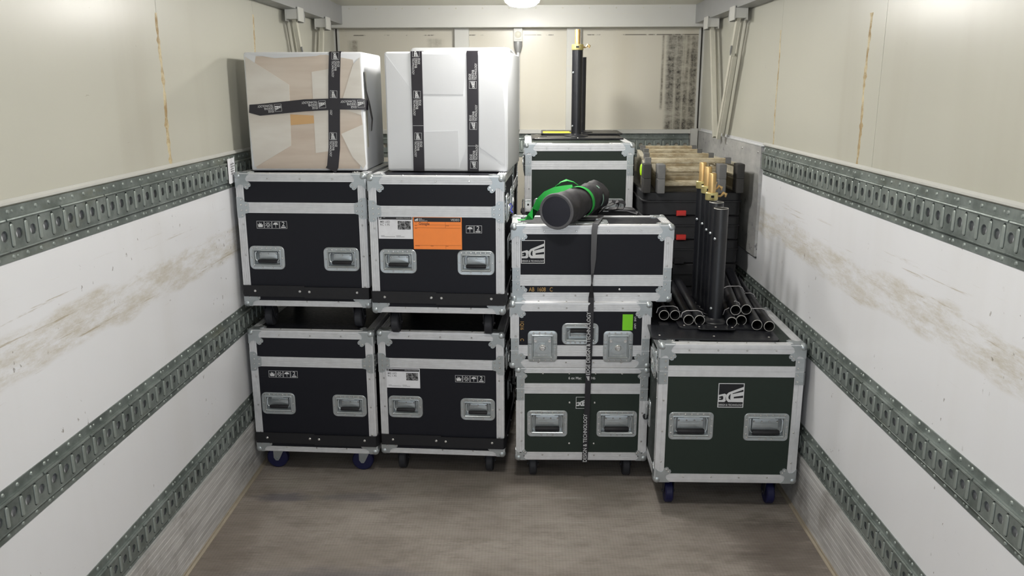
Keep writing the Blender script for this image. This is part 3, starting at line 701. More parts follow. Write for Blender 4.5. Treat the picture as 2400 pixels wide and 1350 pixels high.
SPOT = {}
def black_case(label, loc, yaw, style, icons, wlab=None, orange=False, wd=.564, dp=.575, hv=.338):
    cs = Case('flight_case', label, 'black flight cases', loc, yaw, wd, dp, .122, .704, 'lam_black', (.536, .582), .032, 3, 'flat', 'cross', bleg=.023)
    cs.handle('front', -.167, hv, .158, .106); cs.handle('front', .165, hv-.003, .158, .106)
    cs.bumper(.1635, .214)
    for f in (('right',) if wlab else ()):
        cs.latch(f, -.13, .556, .11, .12); cs.latch(f, .13, .556, .11, .12)
        cs.handle(f, 0, .36, .158, .106)
    cs.build_shell(); cs.casters(style); X = cs.faces['front']
    if icons is not None:
        mb = MB(); add_icons(mb, X, icons[0], icons[1], .0325, icons[2]); mb.obj('pictogram_print', 'white_print', cs.t)
    if wlab: white_label(cs, X, *wlab)
    if orange:
        MB().tube([(.29, .16, .56), (.302, .15, .575), (.308, .165, .56), (.300, .17, .545), (.31, .15, .535)], .0022, 6).obj('cable_tie', 'blue_tie', cs.t, 'blue cable tie')
        c = MB(); c.box(-.098, .107, .399, .538, .0012, .0024, X); card = c.obj('orange_card', 'card_orange', cs.t, 'orange card with a black header')
        d = MB(); add_rect(d, X, -.094, .103, .516, .534, .0027)
        add_text(d, X, 'Google', -.052, .503, .0165, -3, .95, 'CENTER', .0027); d.obj('print', 'dark_print', card)
        l_ = MB()
        for y in (.502, .490): add_rect(l_, X, -.093, .103, y, y+.0009, .0027)
        add_rect(l_, X, -.093, .103, .4155, .4165, .0027)
        for x_ in (.038,): add_rect(l_, X, x_, x_+.0009, .490, .515, .0027); add_rect(l_, X, x_, x_+.0009, .402, .4155, .0027)
        for x_, y_, w_ in ((-.092, .499, .01), (.039, .499, .014), (-.092, .487, .011), (-.092, .412, .02), (-.026, .412, .012), (.039, .412, .01), (-.092, .511, .012)): add_rect(l_, X, x_, x_+w_, y_, y_+.0016, .0027)
        l_.obj('ruled_line', 'orange_line', card)
        q = MB(); add_text(q, X, 'VIDEO', .098, .5205, .0125, 0, 1.0, 'RIGHT', .0031); add_poly(q, X, [[(-.5, -.4), (.5, -.4), (.5, .45), (-.5, -.05)]], -.084, .525, .014, .0031)
        for i, (a, b) in enumerate((('EDGE', .527), ('DESIGN &', .5225), ('TECHNOLOGY', .518))): add_text(q, X, a, -.074, b, .005, 0, 1.1, 'LEFT', .0031)
        q.obj('print', 'white_print', card)
    return cs.finish()
black_case('black flight case at lower left, beside the left wall, with blue wheels on the floor', (-.973, 3.545, 0), -3.2, 'side', (-.2035, .499, (0, 1, 2, 3)), hv=.357)
black_case('black flight case on the floor, second from the left, with one white paper label', (-.386, 3.53, 0), -3.6, 'end', (.064, .491, (0, 1, 2, 3)), (-.253, -.097, .440, .533), hv=.349)
black_case('black flight case directly under the wrapped box with crossed tape', (-.973, 3.535, .704), -3.2, 'end', (-.2035, .484, (0, 1, 2, 3)))
black_case('black flight case with the orange card and a white label on its front', (-.380, 3.43, .704), -3, 'end', (.057, .4855, (2, 3)), (-.247, -.101, .442, .538), True, hv=.345)
black_case('black flight case in the second row, on the floor behind the front stacks', (-.36, 4.16, 0), -2, 'end', None)
black_case('black flight case in the second row, upper one, behind the orange card case', (-.36, 4.14, .704), -2, 'end', None)

def dots(mb, X, pts, r=.0045):
    for u, v in pts: mb.dome(X @ Vector((u, v, 0)), X.to_3x3() @ Vector((0, 0, 1)), r, .0015, 8)
# wide case with the crest and the gold number
cs = Case('flight_case', 'wide low black flight case with gold writing, under the tripod bag', 'black flight cases without bumpers', (.281, 3.515, .8565), 0, .690, .275, .003, .333, 'lam_black', (.069, .118), .036, 3, 'lobe', 'step', 1.1)
cs.build_shell(); X = cs.faces['front']
mb = MB(); add_logo(mb, X, -.2555, .219, .103); mb.obj('logo_print', 'white_print', cs.t)
mb = MB(); add_text(mb, X, 'AB  1608   C', -.272, .0435, .026, 0, .75, 'LEFT'); mb.obj('handwriting', 'gold_ink', cs.t)
dots(cs.riv, X, [(.123, .053)])
# spring handle on its lid
Xt = cs.faces['top']; mb = MB(); dish(mb, Xt @ Matrix.Translation((-.02, -.03, 0)), .19, .11, .02, [(0, 0), (.001, .003), (.016, .003), (.019, .006), (.024, .006), (.028, .001), (.03, .001)])
h = mb.obj('top_handle', 'steel', cs.t)
MB().tube([Xt @ Vector((x-.02, y-.03, z)) for x, y, z in ((-.055, .02, .006), (-.06, -.005, .012), (-.05, -.02, .014), (.05, -.02, .014), (.06, -.005, .012), (.055, .02, .006))], .004, 8).obj('bail', 'steel', h)
MB().cyl(Xt @ Vector((-.06, -.05, .014)), Xt @ Vector((.02, -.05, .014)), .0085, 12).obj('grip', 'rubber', h)
cs.finish()
# latch case
cs = Case('flight_case', 'black flight case with two butterfly latches and a lime label', 'black flight cases without bumpers', (.234, 3.48, .5605), 0, .608, .54, .003, .295, 'lam_black', (.055, .105), .036, 3, 'lobe', 'step', 1.1)
cs.handle('front', 0, .157, .161, .098, True); cs.latch('front', -.165, .100); cs.latch('front', .166, .100)
cs.build_shell(); X = cs.faces['front']
mb = MB(); mb.box(.183, .228, .174, .246, .0003, .0012, X); lb = mb.obj('lime_label', 'card_green', cs.t, 'lime green sticker')
q = MB(); add_text(q, X, 'LINE', .234, .236, .012, -90, .9, 'LEFT'); add_text(q, X, 'UNIT', .234, .205, .012, -90, .9, 'LEFT'); q.obj('print', 'white_print', cs.t)
q = MB(); add_text(q, X, '1Q16', -.262, .215, .022, -90, .8, 'LEFT'); add_text(q, X, 'C', -.262, .135, .022, -90, .8, 'LEFT'); q.obj('handwriting', 'gold_ink', cs.t)
cs.finish()
# small green case
cs = Case('flight_case', 'dark green flight case on the floor at the bottom of the strapped middle stack', 'dark green flight cases', (.247, 3.48, 0), 0, .584, .58, .122, .557, 'lam_green', (.440, .488), .036, 2, 'lobe', 'step', .8, .021)
cs.handle('front', -.154, .296, .182, .126, green=True); cs.handle('front', .158, .296, .182, .126, green=True)
cs.build_shell(); cs.casters('end'); X = cs.faces['front']
mb = MB(); add_text(mb, X, '6 ex Mac', -.062, .507, .0175, 0, .9, 'LEFT'); mb.obj('print', 'white_print', cs.t)
mb = MB(); add_text(mb, X, 'MH6', .026, .507, .0175, 0, .9, 'LEFT'); mb.obj('print', 'white_print', cs.t)
mb = MB(); add_logo(mb, X, .001, .396, .056, False); add_frame(mb, X, .001, .396, .056, .056, .002); mb.obj('logo_print', 'white_print', cs.t)
dots(cs.riv, X, [(-.055, .396), (.057, .396), (-.054, .2), (.057, .2)]); cs.finish()
# big green cases
def green_case(label, loc, yaw, dp, logo):
    cs = Case('flight_case', label, 'dark green flight cases', loc, yaw, .585, dp, .146, .750, 'lam_green', (.615, .662), .036, 1 if logo else 2, 'lobe', 'step')
    cs.handle('front', -.153, .398, .185, .123, green=True); cs.handle('front', .157, .396, .185, .123, green=True)
    cs.latch('left', -.16, .638, .115, .13); cs.latch('left', .16, .638, .115, .13); cs.handle('left', 0, .36, .185, .123, green=True)
    cs.build_shell(); cs.casters('greenblue' if logo else 'end'); X = cs.faces['front']
    if logo:
        b = MB(); b.box(-.050, .058, .480, .588, .0002, .001, X); b.obj('logo_plate', 'black_paint', cs.t)
        mb = MB(); add_logo(mb, X @ Matrix.Translation((0, 0, .0004)), .004, .534, .106); mb.obj('logo_print', 'white_print', cs.t)
    Xt = cs.faces['top']; b = MB()
    for u in ((-.23, .17) if not logo else (-.21,)): b.box(u, u+.085, -dp/2+.05, -dp/2+.10, .0002, .001, Xt)
    pl = b.obj('top_label', 'card_white', cs.t)
    mb = MB(); add_logo(mb, Xt, -.19 if logo else -.2, -dp/2+.075, .04, False, n=.0014); add_text(mb, Xt, 'EDGE', -.148 if logo else -.155, -dp/2+.07, .018, 0, .8, n=.0014); mb.obj('print', 'blue', pl)
    return cs.finish()
green_case('large dark green flight case with a square logo plate, against the right wall', (.836, 3.22, 0), -.7, .58, True)
green_case('dark green flight case at the rear carrying the pole with a gold tip', (.281, 4.52, .718), 0, .75, False)
# what the rear green case stands on
cs = Case('flight_case', 'black flight case hidden at floor level beneath the rear green case', 'black flight cases without bumpers', (.281, 4.53, 0), 0, .585, .70, .122, .718, 'lam_black', (.53, .58), .034, 2)
cs.build_shell(); cs.casters('end'); cs.finish()

# ---------------------------------------------------------------- foam wrapped boxes
def soft_box(wd, dp, ht, r, bulge=.006):
    bm = bmesh.new(); bmesh.ops.create_cube(bm, size=1)
    for v in bm.verts: v.co = Vector((v.co.x*wd, (v.co.y+.5)*dp, (v.co.z+.5)*ht))
    bmesh.ops.bevel(bm, geom=bm.edges[:], offset=r, segments=3, profile=.6, affect='EDGES')
    mb = MB(); bm.verts.index_update(); mb.add([v.co.copy() for v in bm.verts], [tuple(v.index for v in f.verts) for f in bm.faces]); bm.free(); return mb
def tape_print(X, pts, parent):
    """pts: list of (u,v,rot) logo anchor positions; text follows along +local x"""
    for u, v, rot in pts:
        mb = MB(); Y = X @ Matrix.Translation((u, v, 0)) @ Matrix.Rotation(R(rot), 4, 'Z')
        add_logo(mb, Y, 0, -.001, .029, False); add_frame(mb, Y, 0, -.001, .031, .031, .001)
        for i, (tx, yy) in enumerate((('EDGE', .0075), ('DESIGN&', -.0045), ('TECHNOLOGY', -.0165))): add_text(mb, Y, tx, .02, yy, .0135, 0, .74, 'LEFT')
        mb.obj('print', 'white_print', parent)
b1 = thing('wrapped_box', 'foam wrapped cardboard box with crossed black tape, standing on the leftmost stack', 'box', (-.955, 3.63, 1.4125), -.8)
soft_box(.51, .42, .502, .012).obj('foam_wrap', 'foam', b1)
X = frame((0, -.0004, 0), (1, 0, 0), (0, 0, 1))
def sheet(loops, n, mat, name, parent, X, t=.0012):
    N = X.to_3x3() @ Vector((0, 0, 1)); mb = MB()
    mb.prism(loops, X @ Vector((0, 0, n)), X.to_3x3() @ Vector((1, 0, 0)), X.to_3x3() @ Vector((0, 1, 0)), N*t); return mb.obj(name, mat, parent)
sheet([(-.232, .010), (.225, .010), (.245, .20), (.215, .47), (.10, .490), (-.20, .485), (-.245, .30)], .0002, 'film', 'film_cover', b1, X, .0008)
sheet([(-.246, .484), (-.064, .367), (-.072, .110), (-.240, .014), (-.250, .25)], .001, 'film_pale', 'folded_flap', b1, X)
sheet([(.245, .480), (.215, .45), (.165, .312), (.175, .262), (.238, .24), (.248, .30)], .001, 'film_pale', 'folded_flap', b1, X)
sheet([(.150, .160), (.246, .20), (.252, .03), (.240, .010), (.195, .06)], .001, 'film_pale', 'folded_flap', b1, X)
sheet([(.036, .420), (.100, .43), (.125, .44), (.125, .09), (.034, .078)], .001, 'film_pale', 'folded_flap', b1, X, .0008)
sheet([(-.23, .495), (.10, .497), (.06, .485), (-.12, .477)], .001, 'foam_fold', 'folded_flap', b1, X, .0008)
sheet([(-.068, .243), (.034, .238), (.034, .205), (-.068, .197)], .0012, 'cardboard', 'bare_cardboard', b1, X, .0005)
mb = MB(); mb.ribbon([(.142, .05, .5035), (.142, .004, .5035), (.140, -.0035, .497), (.132, -.0035, .40), (.124, -.0035, .25), (.117, -.0035, .10), (.106, -.004, .02), (.098, -.008, .004)], (1, 0, .03), .050, .001)
tp = mb.obj('tape', 'tape', b1)
tape_print(frame((0, -.0044, 0), (1, 0, 0), (0, 0, 1)), [(.143, .485, -93), (.127, .327, -93), (.116, .150, -93)], tp)
mb = MB(); mb.ribbon([(-.243, -.006, .267), (-.20, -.0052, .262), (0, -.0052, .281), (.15, -.0052, .287), (.240, -.0052, .286), (.263, .003, .284), (.266, .03, .279)], (0, 0, 1), [.034, .049, .050, .047, .047, .044, .04], .001)
tp = mb.obj('tape', 'tape', b1)
tape_print(frame((0, -.0062, 0), (1, 0, 0), (0, 0, 1)), [(-.117, .270, 184), (.075, .284, 183), (.243, .287, 182)], tp)
# loose black tape end and the carry slot on the right side
MB().box(.2545, .256, .028, .062, .10, .42).obj('handle_slot', 'strut', b1)
mb = MB(); mb.ribbon([(.258, .012, .42), (.262, .02, .34), (.272, .03, .28), (.278, .045, .22), (.272, .05, .17)], (0, 1, .1), [.012, .022, .035, .035, .02], .001); mb.obj('tape_end', 'tape', b1)

b2 = thing('wrapped_box', 'clean white foam wrapped box with two upright black tape strips', 'box', (-.345, 3.60, 1.4125), -5)
soft_box(.528, .50, .502, .014).obj('foam_wrap', 'foam', b2)
X = frame((0, -.0004, 0), (1, 0, 0), (0, 0, 1))
sheet([(-.255, .49), (-.14, .335), (-.14, .012), (-.257, .012)], .0004, 'foam_fold', 'folded_flap', b2, X)
sheet([(-.10, .49), (.09, .49), (.075, .325), (-.10, .327)], .0004, 'foam_fold', 'folded_flap', b2, X, .0015)
sheet([(-.10, .315), (.083, .318), (.083, .10), (.05, .012), (-.10, .012)], .0003, 'foam', 'folded_flap', b2, X, .001)
sheet([(-.10, .17), (.05, .175), (.052, .012), (-.10, .012)], .0012, 'foam_fold', 'folded_flap', b2, X, .0012)
sheet([(.14, .49), (.25, .485), (.25, .02), (.14, .11)], .0003, 'foam', 'folded_flap', b2, X, .0012)
sheet([(.142, .42), (.235, .484), (.25, .25), (.25, .03), (.142, .105)], .0014, 'foam_fold', 'folded_flap', b2, X, .0012)
for u, rot, ys, lb in ((-.123, -92, (.495, .325, .150), 'tape'), (.115, 88, (.030, .195, .365), 'tape')):
    mb = MB(); mb.ribbon([(u, .25, .5025), (u, .01, .5035), (u, -.0015, .502), (u, -.0035, .493), (u, -.0035, .25), (u-.002, -.0035, .001)], (1, 0, 0), .048, .001)
    tp = mb.obj('tape', 'tape', b2)
    tape_print(frame((0, -.0044, 0), (1, 0, 0), (0, 0, 1)), [(u, y, rot) for y in ys], tp)
    pr = MB(); add_rect(pr, frame((0, -.0044, 0), (1, 0, 0), (0, 0, 1)), u-.023, u+.023, .195 if rot < 0 else .11, .1962 if rot < 0 else .1112)
    pr.obj('seam_line', 'white_print', tp)
b3 = thing('wrapped_box', 'white foam wrapped box behind the one with two tape strips, only its top showing', 'box', (-.33, 4.19, 1.4125), -2)
soft_box(.50, .42, .545, .03).obj('foam_wrap', 'foam', b3)

# ---------------------------------------------------------------- ratchet strap on the middle stack
path = [(.335, 3.72, 1.205), (.312, 3.60, 1.200), (.292, 3.507, 1.199), (.288, 3.501, 1.17), (.286, 3.498, 1.05), (.283, 3.494, .985), (.281, 3.490, .94), (.279, 3.484, .88), (.277, 3.463, .80), (.274, 3.459, .65), (.271, 3.459, .50), (.269, 3.461, .35), (.266, 3.466, .20), (.264, 3.471, .112), (.264, 3.53, .106), (.264, 3.8, .106)]
ang = [0, 0, 0, 8, 25, 62, 95, 150, 172, 176, 180, 180, 180, 180, 180, 180]
wd = [(math.cos(R(a)), math.sin(R(a))*.9, 0) for a in ang]
mb = MB(); mb.ribbon(path, wd, .025, .0016); st = mb.obj('lashing_strap', ['web_black', 'web_grey'])
tag(st, 'black lettered lashing strap running down the front of the middle stack', 'strap')
for f in st.data.polygons:
    if f.center.z > .93: f.material_index = 1
def strap_text(s, z, x, y, size=.0235):
    prints = MB(); add_text(prints, frame((x, y, z), (1, 0, 0), (0, 0, 1)), s, .0072, 0, size, 90.5, .86, 'LEFT', .0012); prints.obj('print', 'white_print', st)
strap_text('EDGE DESIGN & TECHNOLOGY', .535, .2705, 3.4575); strap_text('DESIGN & TECHNOLOGY', .118, .2645, 3.4615)
prints = MB(); Xs = frame((.270, 3.457, .520), (1, 0, 0), (0, 0, 1)); add_logo(prints, Xs, 0, 0, .022, False, 90)
prints.obj('print', 'white_print', st)

# ---------------------------------------------------------------- tripod bag
A = Vector((.121, 3.40, 1.268)); B = Vector((.322, 3.84, 1.283)); D = B-A
bag = thing('tripod_bag', 'long black tripod bag with green straps lying on the wide case', 'bag', tuple(A-Vector((0, 0, .074))))
off = Vector((0, 0, .074)); mb = MB(); L = []; n = 34; na = 26; dn = D.normalized(); P = dn.cross(Vector((0, 0, 1))).normalized(); Q = P.cross(dn)
rnd = random.Random(4)
for i in range(n+1):
    t = i/n; r = .0735-.014*t+.0016*math.sin(t*21)+.0012*math.sin(t*47+1)
    if t > .72: r *= 1+.10*math.sin((t-.72)*9)
    if i == 0: r *= .97
    if i == n: r *= .6
    ring = []
    for j in range(na):
        a = 2*PI*j/na; q = r+(.0028*math.sin(3*a+t*16)+.0024*math.sin(5*a-t*33)+.0016*math.sin(8*a+t*52))*min(1, t*6)
        ring.append(off+D*t+P*math.cos(a)*q*1.02+Q*math.sin(a)*q*.97)
    L.append(ring)
mb.loops(L, True, True); mb.obj('bag_body', 'nylon', bag, smooth=60)
MB().lathe([(.068, -.003), (.0715, -.0045), (.075, -.003), (.0765, .002), (.0745, .006)], off, dn, 36).obj('end_piping', 'web_grey', bag)
MB().lathe([(.0700, -.002), (.060, -.0036), (.03, -.0046), (.001, -.005)], off, dn, 32).obj('end_panel', 'nylon_end', bag, 'dark blue-black round end panel', smooth=60)
for t, mt, w_, a0, a1 in ((.52, 'green_web', .024, -60, 130), (.80, 'pale_web', .010, -30, 60)):
    c = off+D*t; r = .0735-.014*t+.0035
    pts = [c+P*math.cos(R(a))*r*1.04+Q*math.sin(R(a))*r*.99 for a in range(a0, a1+1, 10)]
    MB().ribbon(pts, tuple(dn), w_, .0016).obj('band', mt, bag)
# green shoulder strap lying loose on the left
W3 = lambda p: Vector(p)-A+off
pts = [W3(p) for p in ((.20, 3.64, 1.335), (.165, 3.64, 1.331), (.125, 3.635, 1.325), (.085, 3.625, 1.308), (.055, 3.615, 1.28), (.035, 3.61, 1.245), (.015, 3.61, 1.213), (-.01, 3.605, 1.202), (-.04, 3.60, 1.2015))]
MB().ribbon(pts, [(0, .6, 1), (0, .5, 1), (0, .4, 1), (0, .2, 1), (.2, .1, 1), (.5, 0, 1), (.8, 0, .6), (0, 1, 0), (0, 1, 0)], .036, .0018).obj('shoulder_strap', 'green_web', bag)
pts = [W3(p) for p in ((.125, 3.65, 1.315), (.130, 3.655, 1.340), (.148, 3.66, 1.360), (.175, 3.67, 1.368), (.205, 3.67, 1.360), (.225, 3.67, 1.345))]
MB().ribbon(pts, [(.7, .6, .0), (.6, .8, .1), (.4, 1, .3), (0, 1, .2), (0, 1, 0), (0, 1, -.2)], .025, .0018).obj('carry_loop', 'green_web', bag)

# black gear bag behind the wide case, with webbing and buckles
gb = thing('gear_bag', 'flat black bag with webbing loops behind the wide case and beneath the tripod bag', 'bag', (.255, 3.92, .858))
soft_box(.56, .17, .335, .03).obj('bag_body', 'nylon', gb)
for s_, q in ((1, 0), (-1, .03)):
    pts = [(.05+q, -.02, .33), (.09+q, -.05, .365), (.14+q, -.07, .392), (.175+q, -.05, .382), (.17+q, -.03, .355), (.12+q, -.02, .345), (.09+q, -.01, .348)]
    MB().ribbon(pts, (.2, 1, .3), .024, .002).obj('webbing_loop', 'web_black', gb)
MB().ribbon([(.12, -.03, .375), (.05, -.02, .355), (.09, .0, .345), (.22, .01, .341), (.27, .0, .325)], (0, 1, .4), .03, .002).obj('webbing_loop', 'web_grey', gb)
MB().box(.045, .095, -.005, .03, .342, .365).box(.048, .054, -.012, -.004, .335, .367).box(.087, .093, -.012, -.004, .335, .367).obj('buckle', 'black_paint', gb)
for x in (-.25, .118):
    MB().box(x-.013, x+.013, -.012, -.008, .335, .388).box(x-.013, x+.013, -.012, .012, .386, .389).obj('steel_loop', 'rivet', gb)
    MB().lathe([(.005, 0), (.005, .0012)], (x, -.0125, .368), (0, -1, 0), 10).obj('loop_hole', 'bore', gb)
MB().box(-.26, .26, .0, .06, .31, .342).obj('top_flap', 'nylon', gb)

# ---------------------------------------------------------------- black poles and plates
def plate(name_label, loc, rz, w_, d_, t_, yellow=False):
    th = thing('base_plate', name_label, 'plate', loc, rz, 'black steel base plates')
    mb = MB(); mb.loops([[Vector((p[0], p[1]+d_/2, h)) for p in rr(w_, d_, .02, i)] for i, h in ((.001, 0), (0, .001), (0, t_-.001), (.001, t_))], True, True)
    mb.obj('plate', 'black_paint', th)
    mb = MB()
    for x in (-w_*.43, w_*.43, 0):
        for y in (d_*.08, d_*.92): mb.dome((x, y, t_), (0, 0, 1), .005, .002)
    o = mb.obj('rivets', 'worn_edge', th); o['kind'] = 'stuff'
    if yellow:
        MB().box(-w_/2+.012, -.03, .03, d_*.6, t_, t_+.0008).obj('sticker', 'yellow', th, 'yellow sticker')
    else:
        MB().box(-w_/2+.05, -w_/2+.09, d_*.35, d_*.45, t_, t_+.002).obj('foot_pad', 'rubber', th)
    return th
def pole(label, loc, h, r, spigot=0, group='upright black poles', rs=None, fl=.074):
    th = thing('black_pole', label, 'pole', loc, 0, group)
    MB().lathe([(fl-.002, 0), (fl, .001), (fl-.002, .005), (min(fl-.002, r+.012), .007), (r+.002, .012), (r, .014)], (0, 0, 0), (0, 0, 1), 28).obj('flange', 'black_paint', th)
    if not spigot:
        MB().lathe([(r, .0), (r, h-.002), (r-.0006, h)], (0, 0, 0), (0, 0, 1), 28, False).obj('tube', 'black_paint', th)
        MB().lathe([(r-.0007, h), (r-.0035, h+.0002), (r-.004, h-.002), (r-.004, h-.15), (.001, h-.15)], (0, 0, 0), (0, 0, 1), 28, False).obj('bore', 'bore', th)
        MB().lathe([(r+.0002, h-.0012), (r-.0008, h+.0009), (r-.0032, h+.0009), (r-.0038, h-.001)], (0, 0, 0), (0, 0, 1), 28, False).obj('worn_rim', 'worn_edge', th)
    else:
        MB().lathe([(r, .0), (r, h)], (0, 0, 0), (0, 0, 1), 28).obj('tube', 'black_paint', th)
        rs = rs or r*.62
        MB().lathe([(r+.003, h-.002), (r+.004, h), (r+.004, h+.028), (r+.001, h+.031), (rs, h+.031)], (0, 0, 0), (0, 0, 1), 24).obj('collar', 'brass_dull', th)
        MB().lathe([(rs, h+.03), (rs, h+.03+spigot-.004), (rs-.002, h+.03+spigot), (rs-.0045, h+.03+spigot), (rs-.005, h+.03+spigot-.02), (.001, h+.03+spigot-.02)], (0, 0, 0), (0, 0, 1), 20).obj('spigot', 'brass', th)
        mb = MB(); mb.cyl((r, -.0, h+.014), (r+.016, -.0, h+.014), .005, 8)
        mb.tube([(r+.016, 0, h+.014), (r+.028, 0, h+.028), (r+.038, 0, h+.022), (r+.036, 0, h+.010)], [.004, .008, .008, .004], 8); mb.obj('wing_bolt', 'brass', th)
        MB().box(-r*.35, r*.2, -r-.0052, -r-.003, h+.010, h+.020).obj('collar_slot', 'bore', th)
    mb = MB()
    for z in ((h*.74,) if fl < .05 else (h*.12, h*.74)): mb.lathe([(.006, -.002), (.006, .004), (.003, .006)], (-r*.75, -r*.66, z), (-.75, -.66, 0), 8)
    mb.obj('bolt', 'steel', th)
    return th
plate('black steel base plate on the rear green case, under the pole with the gold tip', (.295, 4.86, 1.4705), 1, .53, .44, .009)
plate('black steel base plate with a yellow sticker, behind the pole with the gold tip', (.335, 5.17, 1.482), -1, .50, .40, .009, True)
pole('tall black pole with a gold tip standing on the rear green case', (.296, 5.09, 1.4795), .502, .0315, .085, rs=.0165)
pole('slimmer black pole half hidden directly behind the pole with the gold tip', (.338, 5.30, 1.491), .455, .026)
# cluster on the right green case
ZP = .7535
plate('large black steel base plate lying on the right green case under the pipes', (.775, 3.265, ZP), -3, .52, .53, .008)
plate('second black steel base plate, on top of the large one under the pipes', (.835, 3.40, ZP+.0085), -2, .37, .38, .009)
plate('small black steel strip plate lying on the larger plates under the pipes', (.80, 3.36, ZP+.018), -4, .16, .42, .004)
zt = ZP+.0225
pole('open black tube standing upright in front of the gold tipped ones, nearest of its row', (.822, 3.50, zt), .492, .031)
pole('open black tube standing directly behind the nearest open tube', (.818, 3.575, zt), .508, .031, fl=.034)
pole('upright black tube with a gold tip, nearest of the three by the ladders', (.812, 3.650, zt), .510, .0235, .085, rs=.0165, fl=.030)
pole('upright black tube with a gold tip, middle of the three by the ladders', (.806, 3.715, zt), .532, .0235, .085, rs=.0165, fl=.030)
pole('upright black tube with a gold tip, farthest of the three by the ladders', (.796, 3.785, zt), .545, .0235, .085, rs=.0165, fl=.030)
zp = ZP+.032
def pipe(label, x, y, z, dx, ln, dz=.0):
    th = thing('black_pipe', label, 'pipe', (x, y, z), 0, 'black pipes lying on the right green case'); r = .0225
    a = Vector((0, 0, 0)); b = Vector((dx, ln, dz)); ax = b.normalized(); l_ = b.length
    MB().lathe([(r-.0006, 0), (r, .002), (r, l_)], a, ax, 20, False).lathe([(r, l_), (.001, l_)], a, ax, 20, False).obj('tube', 'black_paint', th)
    MB().lathe([(r-.003, 0), (r-.003, .12), (.001, .12)], a, ax, 20, False).obj('bore', 'bore', th)
    MB().lathe([(r+.0002, .0015), (r-.0006, -.0007), (r-.0024, -.0007), (r-.003, .001)], a, ax, 20, False).obj('worn_rim', 'worn_edge', th)
    return th
for lb, x, y, dz_, dx in (('leftmost of the four pipes left of the upright tubes', .600, 3.50, 0, .03), ('second of the four pipes left of the upright tubes', .648, 3.50, 0, .03),
                          ('third of the four pipes left of the upright tubes', .696, 3.44, -.004, .035), ('rightmost of the four pipes left of the upright tubes', .742, 3.435, -.004, .035)):
    pipe('black steel pipe lying down, '+lb, x, y, zp+.012+dz_, dx, .72)
for lb, x, y, z, dx, ln in (('lower left one of the right bundle', .876, 3.42, zp+.004, .10, .78), ('lower one in the shade under the two stacked pipes', .924, 3.45, zp+.004, .10, .76),
                        ('upper left one of the right bundle', .902, 3.47, zp+.044, .105, .76), ('upper right one of the right bundle', .950, 3.48, zp+.044, .11, .76),
                        ('second from the right wall', .974, 3.385, zp+.002, .09, .80), ('nearest to the right wall', 1.023, 3.375, zp-.001, .075, .84)):
    pipe('black steel pipe lying down, '+lb, x, y, z, dx, ln)
def tie(label, pts):
    mb = MB(); mb.tube(pts, .0019, 6); tag(mb.obj('cable_tie', 'cable_tie'), label, 'tie', 'pale ties around the pipes')
r = .0245; z0 = zp+.008
def over(x0, x1, y, z, tail, zl=None):
    """tie draped over pipes from x0 to x1 centre"""
    zl = z if zl is None else zl
    return [(x0-r*1.05, y, zl-.006), (x0-r*.8, y, zl+r*.65), (x0-r*.1, y-.001, zl+r*1.02)]+[(x1, y, z+r*1.04), (x1+r*.72, y, z+r*.75), (x1+r*1.06, y, z)]+[(x1+r*1.1+tail, y-.006, z+.002)]
tie('pale tie around the two leftmost pipes', over(.602, .650, 3.56, z0+.004, .002))
tie('pale tie around the third and fourth pipes left of the upright tubes', over(.699, .745, 3.50, z0, .004))
tie('pale tie around the left pair of the right bundle', over(.889, .912, 3.53, zp+.044, .002, zp+.012))
tie('pale tie around the right pair of pipes, nearer one', over(.992, 1.040, 3.56, zp+.002, .003))
tie('pale tie around the right pair of pipes, farther one', over(1.020, 1.062, 3.84, zp+.003, .003))
tie('pale tie around the pipes near their far ends, beside the upright tubes', over(.945, .995, 3.80, zp+.046, .002))

# ---------------------------------------------------------------- black crates and ladders at the right rear
t = thing('storage_crate', 'large black crate on the floor behind the right green case', 'crate', (.84, 3.92, 0))
MB().box(-.252, .27, 0, 1.35, 0, .70).box(-.258, .276, -.008, 1.358, .70, .745).obj('crate_body', 'crate', t)
for i, nm in enumerate(('lowest', 'second from below', 'third from below and red clipped', 'topmost and red clipped')):
    z = .7455 + i*.1252
    t = thing('slim_black_case', 'slim black plastic case, %s of the pile beneath the ladders' % nm, 'case', (.845, 4.24, z), 0, 'slim black cases under the ladders')
    MB().loops([[Vector((p[0], p[1]+.55, h)) for p in rr(.50, 1.10, .03, ins)] for ins, h in ((.006, 0), (0, .008), (0, .07), (-.006, .072), (-.006, .08), (0, .082), (0, .119), (.006, .1248))], True, True).obj('case_body', 'crate', t)
    x = -.055 if i % 2 else -.05
    if i > 1: MB().box(x-.024, x+.024, -.016, -.001, .004, .030).box(x-.020, x+.020, -.019, -.016, .008, .018).obj('clip', 'red', t, 'red clip')
    else: MB().box(x-.024, x+.024, -.014, -.001, .004, .030).obj('clip', 'crate', t)
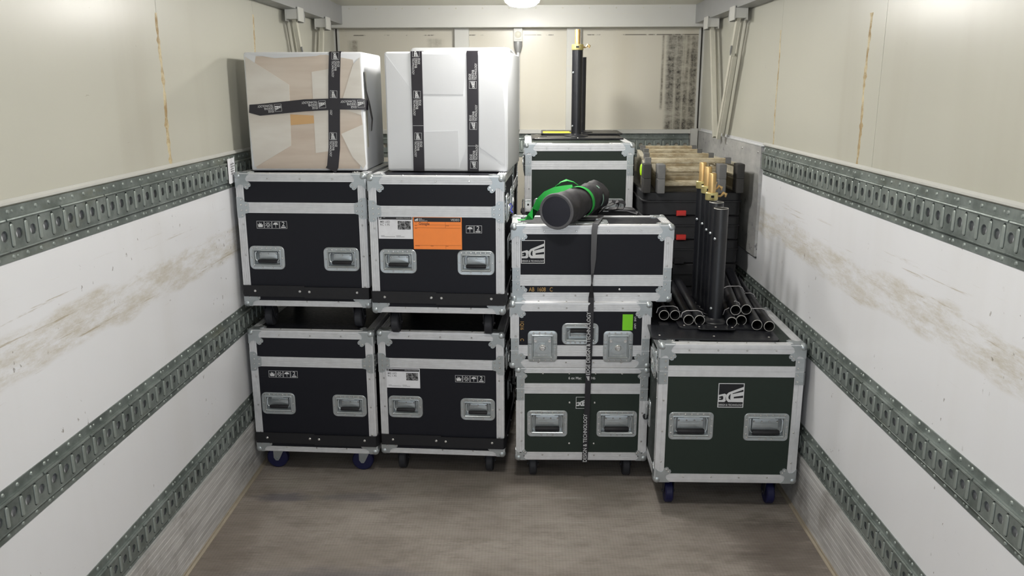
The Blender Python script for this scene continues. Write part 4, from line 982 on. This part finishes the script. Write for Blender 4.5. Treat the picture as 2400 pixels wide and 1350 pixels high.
def ladder(label, z, top):
    t = thing('ladder', label, 'ladder', (.84, 4.20, z), 0, 'worn aluminium ladders')
    def rl(x0, x1, y0, y1, zz, hh, nm='rail'):
        U = Vector((x1-x0, y1-y0, 0)); n = U.normalized(); side = Vector((n.y, -n.x, 0))
        MB().prism([(-.013, 0), (.013, 0), (.013, .008), (-.004, .008), (-.004, hh-.008), (.013, hh-.008), (.013, hh), (-.013, hh)], (x0, y0, zz), side*(1 if x0 < 0 else -1), (0, 0, 1), U).obj(nm, 'ladder', t)
        return n
    hh = .066
    for x0, x1, xi0, xi1 in ((-.233, -.14, -.165, -.11), (.235, .19, .140, .13)):
        rl(x0, x1, .05, 1.05, 0, hh); rl(xi0, xi1, .05, 1.0, 0, hh)
        for x, y, mt in ((x0, 0, 'blk_foot'), (xi0, -.02, 'brick_foot')):
            mb = soft_box(.038, .085, .074, .006); mb.v = [(p[0]+x, p[1]+y, p[2]-.004) for p in mb.v]; mb.obj('foot', mt, t)
    for i in range(5):
        y = .10+i*.2; f = y/1.0
        a = -.165+.055*f+.004; b = .140-.01*f-.004
        MB().loops([[Vector((x, y+p[0], .036+p[1])) for p in rr(.030, .028, .005)] for x in (a, b)], True, True).obj('rung', 'rung', t)
    if top:
        for i, (y, xa, xb) in enumerate(((.09, -.222, .185), (.40, -.185, .165), (.71, -.145, .165), (1.0, -.125, .190))):
            MB().loops([[Vector((x, y+p[0], hh+.014+p[1])) for p in rr(.032, .027, .005)] for x in (xa, xb)], True, True).obj('rung', 'rung', t)
            for x in (xa, xb): MB().box(x-.014, x+.014, y-.019, y+.019, hh+.0, hh+.030).obj('rung_end', 'brick_foot', t)
    return t
ladder('worn aluminium ladder lying on the pile of slim black cases, lower of the two', 1.2475, False)
ladder('worn aluminium ladder lying upmost beside the rear green case, its rungs showing', 1.320, True)
t = MB().lathe([(.001, -.006), (.014, -.005), (.017, 0), (.014, .005), (.001, .006)], (.592, 4.32, 1.350), (1, .2, 0), 16)
for i, p in enumerate(t.v): t.v[i] = (p[0], p[1], 1.350+(p[2]-1.350)*1.9)
tag(t.obj('lime_tag', 'lime'), 'small lime green tag hanging at the left side of the ladders', 'tag')
